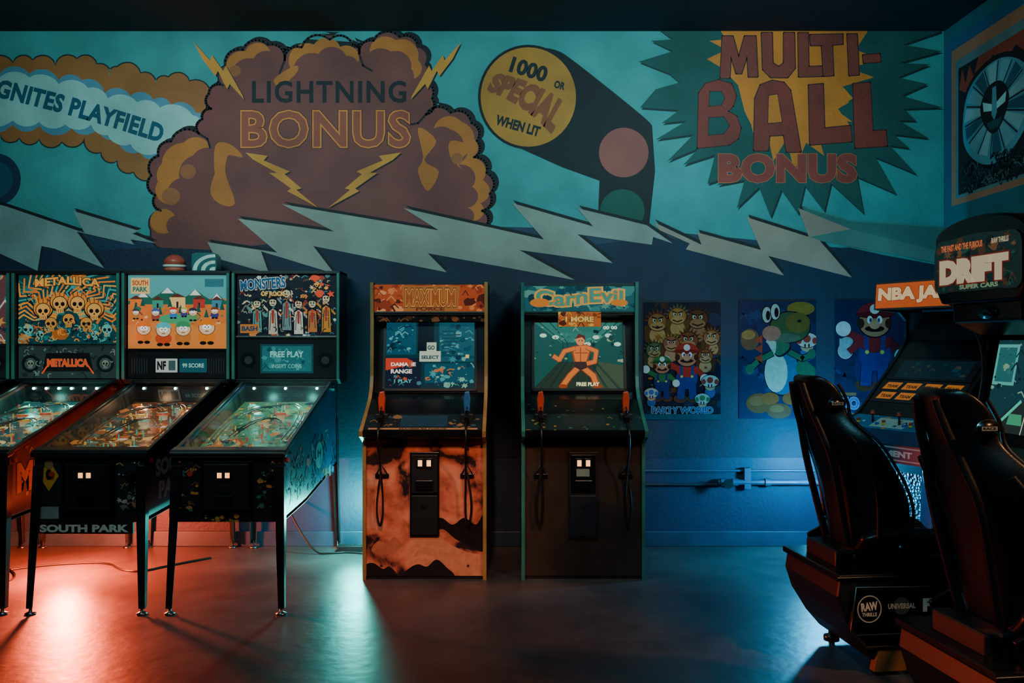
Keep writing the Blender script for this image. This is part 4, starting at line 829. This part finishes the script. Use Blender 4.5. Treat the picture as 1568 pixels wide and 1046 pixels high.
# ================================================================ RACING SIMULATORS
def grid(p,name,rows,m,thick,sub=2):
    nr=len(rows);nc=len(rows[0]); vs=[v for r in rows for v in r]; fs=[(i*nc+j,i*nc+j+1,(i+1)*nc+j+1,(i+1)*nc+j) for i in range(nr-1) for j in range(nc-1)]
    me=bpy.data.meshes.new(name); me.from_pydata(vs,[],fs); ob=mkobj(name,me,p,m,True)
    s=ob.modifiers.new('solid','SOLIDIFY'); s.thickness=thick; s.offset=0
    q=ob.modifiers.new('sub','SUBSURF'); q.levels=sub; q.render_levels=sub
    return ob
M_yell=mat('worn_yellow',(130,84,40),.5)
def racer(ox,oy):
    th=math.radians(-83); P=empty('racing_arcade_machine',(ox,oy,0),th)
    w=.255
    prism(P,'seat_base',[(-.04,.40),(-.05,.33),(-.02,.24),(.05,.13),(.12,.05),(.90,.05),(.90,.24),(.70,.33),(.55,.375),(.30,.40)],-w,w,M_black,.012)
    prism(P,'base_side_skirt',[(.015,.37),(-.01,.20),(.06,.13),(.78,.13),(.78,.25),(.55,.36)],w,w+.018,M_black2,.008)
    prism(P,'base_top_lip',[(-.055,.395),(-.055,.422),(.30,.422),(.62,.375),(.62,.355),(.30,.395)],-w-.012,w+.012,M_black2,.006)
    tube(P,'chrome_edge',[(w+.022,-.004,.20),(w+.022,.06,.128),(w+.022,.78,.128)],.006,M_chrome,False)
    tube(P,'chrome_edge_top',[(w+.022,-.004,.2),(w+.022,.018,.372),(w+.022,.53,.362)],.0035,M_chrome,False)
    tube(P,'lip_piping',[(w+.014,-.06,.41),(w+.014,.30,.41),(w+.014,.62,.365)],.005,M_leg,False)
    for y in (.16,.82):
        for s in (-1,1): lathe(P,'leveler_foot',[(0,0),(.035,0),(.035,.012),(.014,.02),(.014,.06),(0,.06)],M_chrome,(s*(w-.04),y,0),n=18)
    c=side_canvas(w+.0185,.0,.13,.80,.37)
    c.ell(9.5,19,6.6,7,(190,180,160),n=28); c.ell(9.5,19,6.0,6.4,(14,14,16),n=28); c.text("RAW",9.5,20.3,9,4.4,(220,206,180),bold=.05,rot=.1); c.text("THRILLS",9.5,16.2,8,2,(200,196,180),bold=.04)
    c.ell(27,20,4.5,4.5,(60,64,64)); c.text("UNIVERSAL",27,20,15,2.8,(160,160,150),bold=.04); c.text("F&F",47,20,17,7,(190,200,185),bold=.06); c.line([(2,6),(60,6)],.5,(70,70,66)); c.build('side_logos',P,PRINT)
    prism(P,'guard_plate',[(.10,.02),(.24,.02),(.28,.12),(.12,.12)],w-.03,w+.012,M_yell,.004)
    rows=[]
    prof=[(.43,.13,.17,.06),(.51,.105,.205,.17),(.63,.08,.225,.22),(.75,.055,.235,.21),(.86,.025,.245,.17),(.95,.0,.235,.14),(1.01,-.02,.17,.10),(1.06,-.04,.13,.09),(1.12,-.06,.13,.11),(1.19,-.075,.125,.08),(1.225,-.085,.09,.03)]
    S=[-1,-.94,-.82,-.6,-.35,0,.35,.6,.82,.94,1]
    for z,yc,hw,wg in prof: rows.append([(hw*s*(1.0-.06*abs(s)**6),yc+wg*abs(s)**3.4,z+.05*abs(s)**3*(wg)) for s in S])
    grid(P,'seat_back',rows,M_leather,.05)
    for s in (-1,1):
        tube(P,'shell_ridge',[(s*.10,.075,.50),(s*.12,.03,.70),(s*.13,-.01,.88),(s*.09,-.045,1.0),(s*.07,-.085,1.1),(s*.05,-.105,1.19)],.016,M_leather)
        tube(P,'bolster_swage',[(s*.236,.14,.56),(s*.25,.135,.68),(s*.262,.11,.80),(s*.262,.07,.90),(s*.23,.02,.975)],.011,M_leather)
        tube(P,'bolster_piping',[(s*hw*.945,yc+wg*.985+.018,z) for z,yc,hw,wg in prof[1:-1]],.0065,M_rubber)
    rows=[]
    for y,zc2,hw,wg in ((.09,.455,.18,.10),(.16,.45,.205,.14),(.28,.45,.215,.14),(.42,.465,.22,.11),(.54,.48,.215,.07),(.60,.465,.20,.03),(.62,.43,.18,.0)):
        rows.append([(hw*s,y,zc2+wg*abs(s)**3) for s in S])
    grid(P,'seat_cushion',rows,M_leather,.055)
    for z,yc in ((.56,.10),(.66,.08),(.76,.06),(.86,.03)):
        box(P,'back_pad',-.10,.10,yc+.0,yc+.03,z-.04,z+.04,M_leather,.014)
    for s in (-1,1): lathe(P,'recline_knob',[(0,0),(.03,0),(.026,.02),(0,.022)],M_black2,(s*.232,.24,.51),rot=(0,s*math.pi/2,0),n=20)
    box(P,'seat_bracket',-.18,.18,.09,.54,.40,.44,M_black2,.004)
    box(P,'seat_rear_mount',-.14,.14,.0,.12,.41,.49,M_black,.01)
    for s in (-1,1): prism(P,'seat_side_mount',[(.06,.40),(.04,.49),(.14,.54),(.34,.49),(.48,.40)],s*.20,s*.22,M_black2,.004)
    lathe(P,'headrest_badge',[(0,0),(.040,0),(.040,.006),(0,.008)],M_chrome,(.146,.0,1.11),rot=(0,math.pi/2,0),scale=(.7,1,1),n=28)
    lathe(P,'headrest_badge_face',[(0,0),(.036,0),(.036,.003),(0,.003)],M_black2,(.153,.0,1.11),rot=(0,math.pi/2,0),scale=(.7,1,1),n=28)
    c=side_canvas(.1565,-.03,1.10,.03,1.12); c.rect(8,6,92,27,(150,150,140)); c.text("RACE",50,16.5,70,14,(20,20,22),bold=.05); c.build('badge_label',P,PRINT)
    tw=.30
    tprof=[(.84,.045),(.72,.36),(.70,.62),(.66,.74),(.66,.82),(.88,.90),(.93,.98),(.98,1.20),(.97,1.36),(.90,1.48),(.78,1.56),(.78,1.88),(.88,1.93),(1.36,1.93),(1.36,.045)]
    for s in (-1,1): prism(P,'tower_side',tprof,s*tw,s*(tw-.025),M_black2,.006)
    box(P,'tower_core',-tw+.025,tw-.025,1.10,1.35,.06,1.92,M_black,.004)
    prism(P,'dashboard',[(.70,.60),(.66,.74),(.66,.82),(.88,.90),(1.10,.90),(1.10,.60)],-tw+.025,tw-.025,M_black,.01)
    prism(P,'footwell_panel',[(.84,.05),(.74,.36),(.74,.60),(1.10,.60),(1.10,.05)],-tw+.025,tw-.025,M_black,.004)
    prism(P,'monitor_bezel',[(.90,.89),(.93,.89),(1.05,1.50),(1.12,1.50),(1.12,.88)],-tw+.025,tw-.025,M_black2,.003)
    c=plane_canvas(-.235,.95,.265,1.375,.938,ytop=1.022,base=.006,step=.00002)
    c.rect(0,0,100,c.h,(24,60,66)); c.poly([(0,0),(100,0),(70,30),(40,30)],(36,46,46)); c.rect(0,44,30,c.h-4,(80,170,160)); c.rect(3,47,27,c.h-7,(34,100,100)); c.clutter(60,[(50,110,104),(24,76,70),(120,160,130),(14,40,44)],1,6,0,30,100,c.h); c.line([(10,0),(44,30)],3,(60,200,170)); c.line([(50,0),(54,30)],1,(220,220,180)); c.poly([(30,8),(50,8),(48,18),(32,18)],(60,150,110)); c.build('screen',P,SCREEN)
    wm=bpy.data.meshes.new('steering_wheel'); bm=bmesh.new()
    n1,n2=36,10;Rr,rr=.15,.015
    vv=[[bm.verts.new(((Rr+rr*math.cos(6.2832*j/n2))*math.cos(6.2832*i/n1),rr*math.sin(6.2832*j/n2),(Rr+rr*math.cos(6.2832*j/n2))*math.sin(6.2832*i/n1))) for j in range(n2)] for i in range(n1)]
    for i in range(n1):
        for j in range(n2): bm.faces.new((vv[i][j],vv[(i+1)%n1][j],vv[(i+1)%n1][(j+1)%n2],vv[i][(j+1)%n2]))
    bm.to_mesh(wm); bm.free(); wh=mkobj('steering_wheel',wm,P,M_rubber,True); wh.location=(0,.60,.84); wh.rotation_euler=(math.radians(-20),0,0)
    for a in (90,210,330):
        r=math.radians(a); d=Vector((math.cos(r)*.145,math.sin(r)*math.sin(math.radians(20))*.145,math.sin(r)*math.cos(math.radians(20))*.145)); cyl(P,'wheel_spoke',(0,.61,.84),(d.x,.60+d.y,.84+d.z),.011,M_chrome)
    lathe(P,'wheel_hub',[(0,0),(.045,0),(.04,.02),(0,.025)],M_black2,(0,.62,.845),rot=(math.radians(70),0,0)); cyl(P,'steering_column',(0,.62,.835),(0,.72,.80),.03,M_black2)
    cyl(P,'start_button',(.2,.665,.79),(.2,.65,.79),.02,M_green)
    hw=.315
    arch=[(-hw,1.62),(-hw,1.85)]+[(hw*math.sin(a),1.85+.085*math.cos(a)) for a in [(-1.45+2.9*i/14) for i in range(15)]]+[(hw,1.85),(hw,1.62),(hw-.05,1.545),(-hw+.05,1.545)]
    prism(P,'marquee_hood',arch,.735,1.08,M_black2,.012,axis='y')
    c=plane_canvas(-.303,1.595,.303,1.855,.728,base=.001)
    c.poly(catmull([(1,3),(2,c.h-6),(25,c.h-2),(50,c.h-.5),(75,c.h-2),(98,c.h-6),(99,3),(75,.8),(50,.3),(25,.8)],4),(24,46,44)); c.clip=(2,1,98,c.h-1)
    c.clutter(120,[(34,84,70),(80,50,32),(26,44,44),(120,80,50),(16,28,30)],2,6,6,3,94,c.h-5)
    c.text("THE FAST AND THE FURIOUS",34,c.h-8.5,50,5,(240,124,72),bold=.05,ol=.03,olc=(50,20,20)); c.text("DRIFT",47,16,80,19,(226,204,164),bold=.09,ol=.05,olc=(120,36,26)); c.text("RAW THRILLS",78,c.h-8,18,4,(220,200,160),bold=.04); c.text("SUPER CARS",54,3.8,44,3.4,(140,170,130),bold=.04)
    c.build('marquee',P,DRIFTM)
    lathe(P,'hood_badge',[(0,0),(.05,0),(.05,.006),(0,.007)],M_leg,(.02,.775,1.50),rot=(math.pi/2,0,0),scale=(1.3,.6,1) ,n=28)
    lathe(P,'hood_badge_face',[(0,0),(.046,0),(.046,.004),(0,.005)],M_black2,(.02,.768,1.50),rot=(math.pi/2,0,0),scale=(1.3,.6,1) ,n=28)
    prism(P,'hood_bracket',[(.775,1.55),(.78,1.46),(.92,1.40),(1.08,1.42),(1.10,1.56)],-.24,.24,M_black2,.01)
    for s in (-1,1): tube(P,'tower_edge_trim',[(s*(tw+.003),.78,1.57),(s*(tw+.003),.90,1.48),(s*(tw+.003),.97,1.36),(s*(tw+.003),.98,1.2),(s*(tw+.003),.93,.98),(s*(tw+.003),.88,.90)],.005,M_chrome)
    return P
racer(1.345,3.87); racer(1.405,2.80)

# ================================================================ LIGHTS
def area(name,loc,tgt,sz,col,e,sy=None,spread=180):
    L=bpy.data.lights.new(name,'AREA'); L.size=sz; L.color=col; L.energy=e
    if sy: L.shape='RECTANGLE'; L.size_y=sy
    L.spread=math.radians(spread)
    o=bpy.data.objects.new(name,L); scene.collection.objects.link(o); o.location=loc
    o.rotation_euler=(Vector(tgt)-Vector(loc)).to_track_quat('-Z','Y').to_euler(); return o
def spot(name,loc,tgt,col,e,ang,blend=.6,r=.08):
    L=bpy.data.lights.new(name,'SPOT'); L.color=col; L.energy=e; L.spot_size=math.radians(ang); L.spot_blend=blend; L.shadow_soft_size=r
    o=bpy.data.objects.new(name,L); scene.collection.objects.link(o); o.location=loc
    o.rotation_euler=(Vector(tgt)-Vector(loc)).to_track_quat('-Z','Y').to_euler(); return o
area('ceiling_wash_left',(-1.9,3.3,3.35),(-1.8,5.95,2.7),1.2,(.50,.93,.96),60,spread=140)
area('ceiling_wash_right',(1.2,3.4,3.35),(1.1,5.95,2.75),.8,(.48,.92,.96),40,spread=120)
area('added_fill_area',(0,1.0,3.4),(0,1.2,0),2.5,(.35,.8,1.0),15)  # added dim teal fill to lift the blacks, no fixture behind it
point('floor_lamp_red',(-2.62,5.2,.30),(1,.10,.035),290,.06)
point('floor_lamp_cyan',(-1.0,5.68,.28),(.06,.85,.75),42,.06)
point('wall_lamp_blue',(1.95,5.5,.58),(.04,.55,1.0),66,.06)
spot('ceiling_spot_warm',(-.3,1.2,3.3),(-.50,5.1,.42),(1,.48,.3),330,22)
spot('added_spot_warm_right',(.6,1.2,3.3),(.45,5.1,.40),(1,.48,.26),90,18)  # extra warm light added to brighten the right cabinet front
spot('ceiling_spot_amber',(3.2,1.3,3.0),(1.7,3.6,.7),(1,.45,.18),290,60)
spot('added_fill_spot_teal',(-.2,1.2,3.3),(1.9,3.9,.7),(.2,.8,1.0),110,50)  # added teal fill aimed at the otherwise unlit seats and bases
w=bpy.data.worlds.new('night'); scene.world=w; w.use_nodes=True; w.node_tree.nodes['Background'].inputs[0].default_value=(.01,.03,.05,1); w.node_tree.nodes['Background'].inputs[1].default_value=.3
# ================================================================ CAMERA
cam=bpy.data.cameras.new('camera'); cam.lens=36*F/1568; cam.sensor_width=36
co=bpy.data.objects.new('camera',cam); scene.collection.objects.link(co); co.location=(0,0,H); co.rotation_euler=(math.pi/2,0,0); scene.camera=co
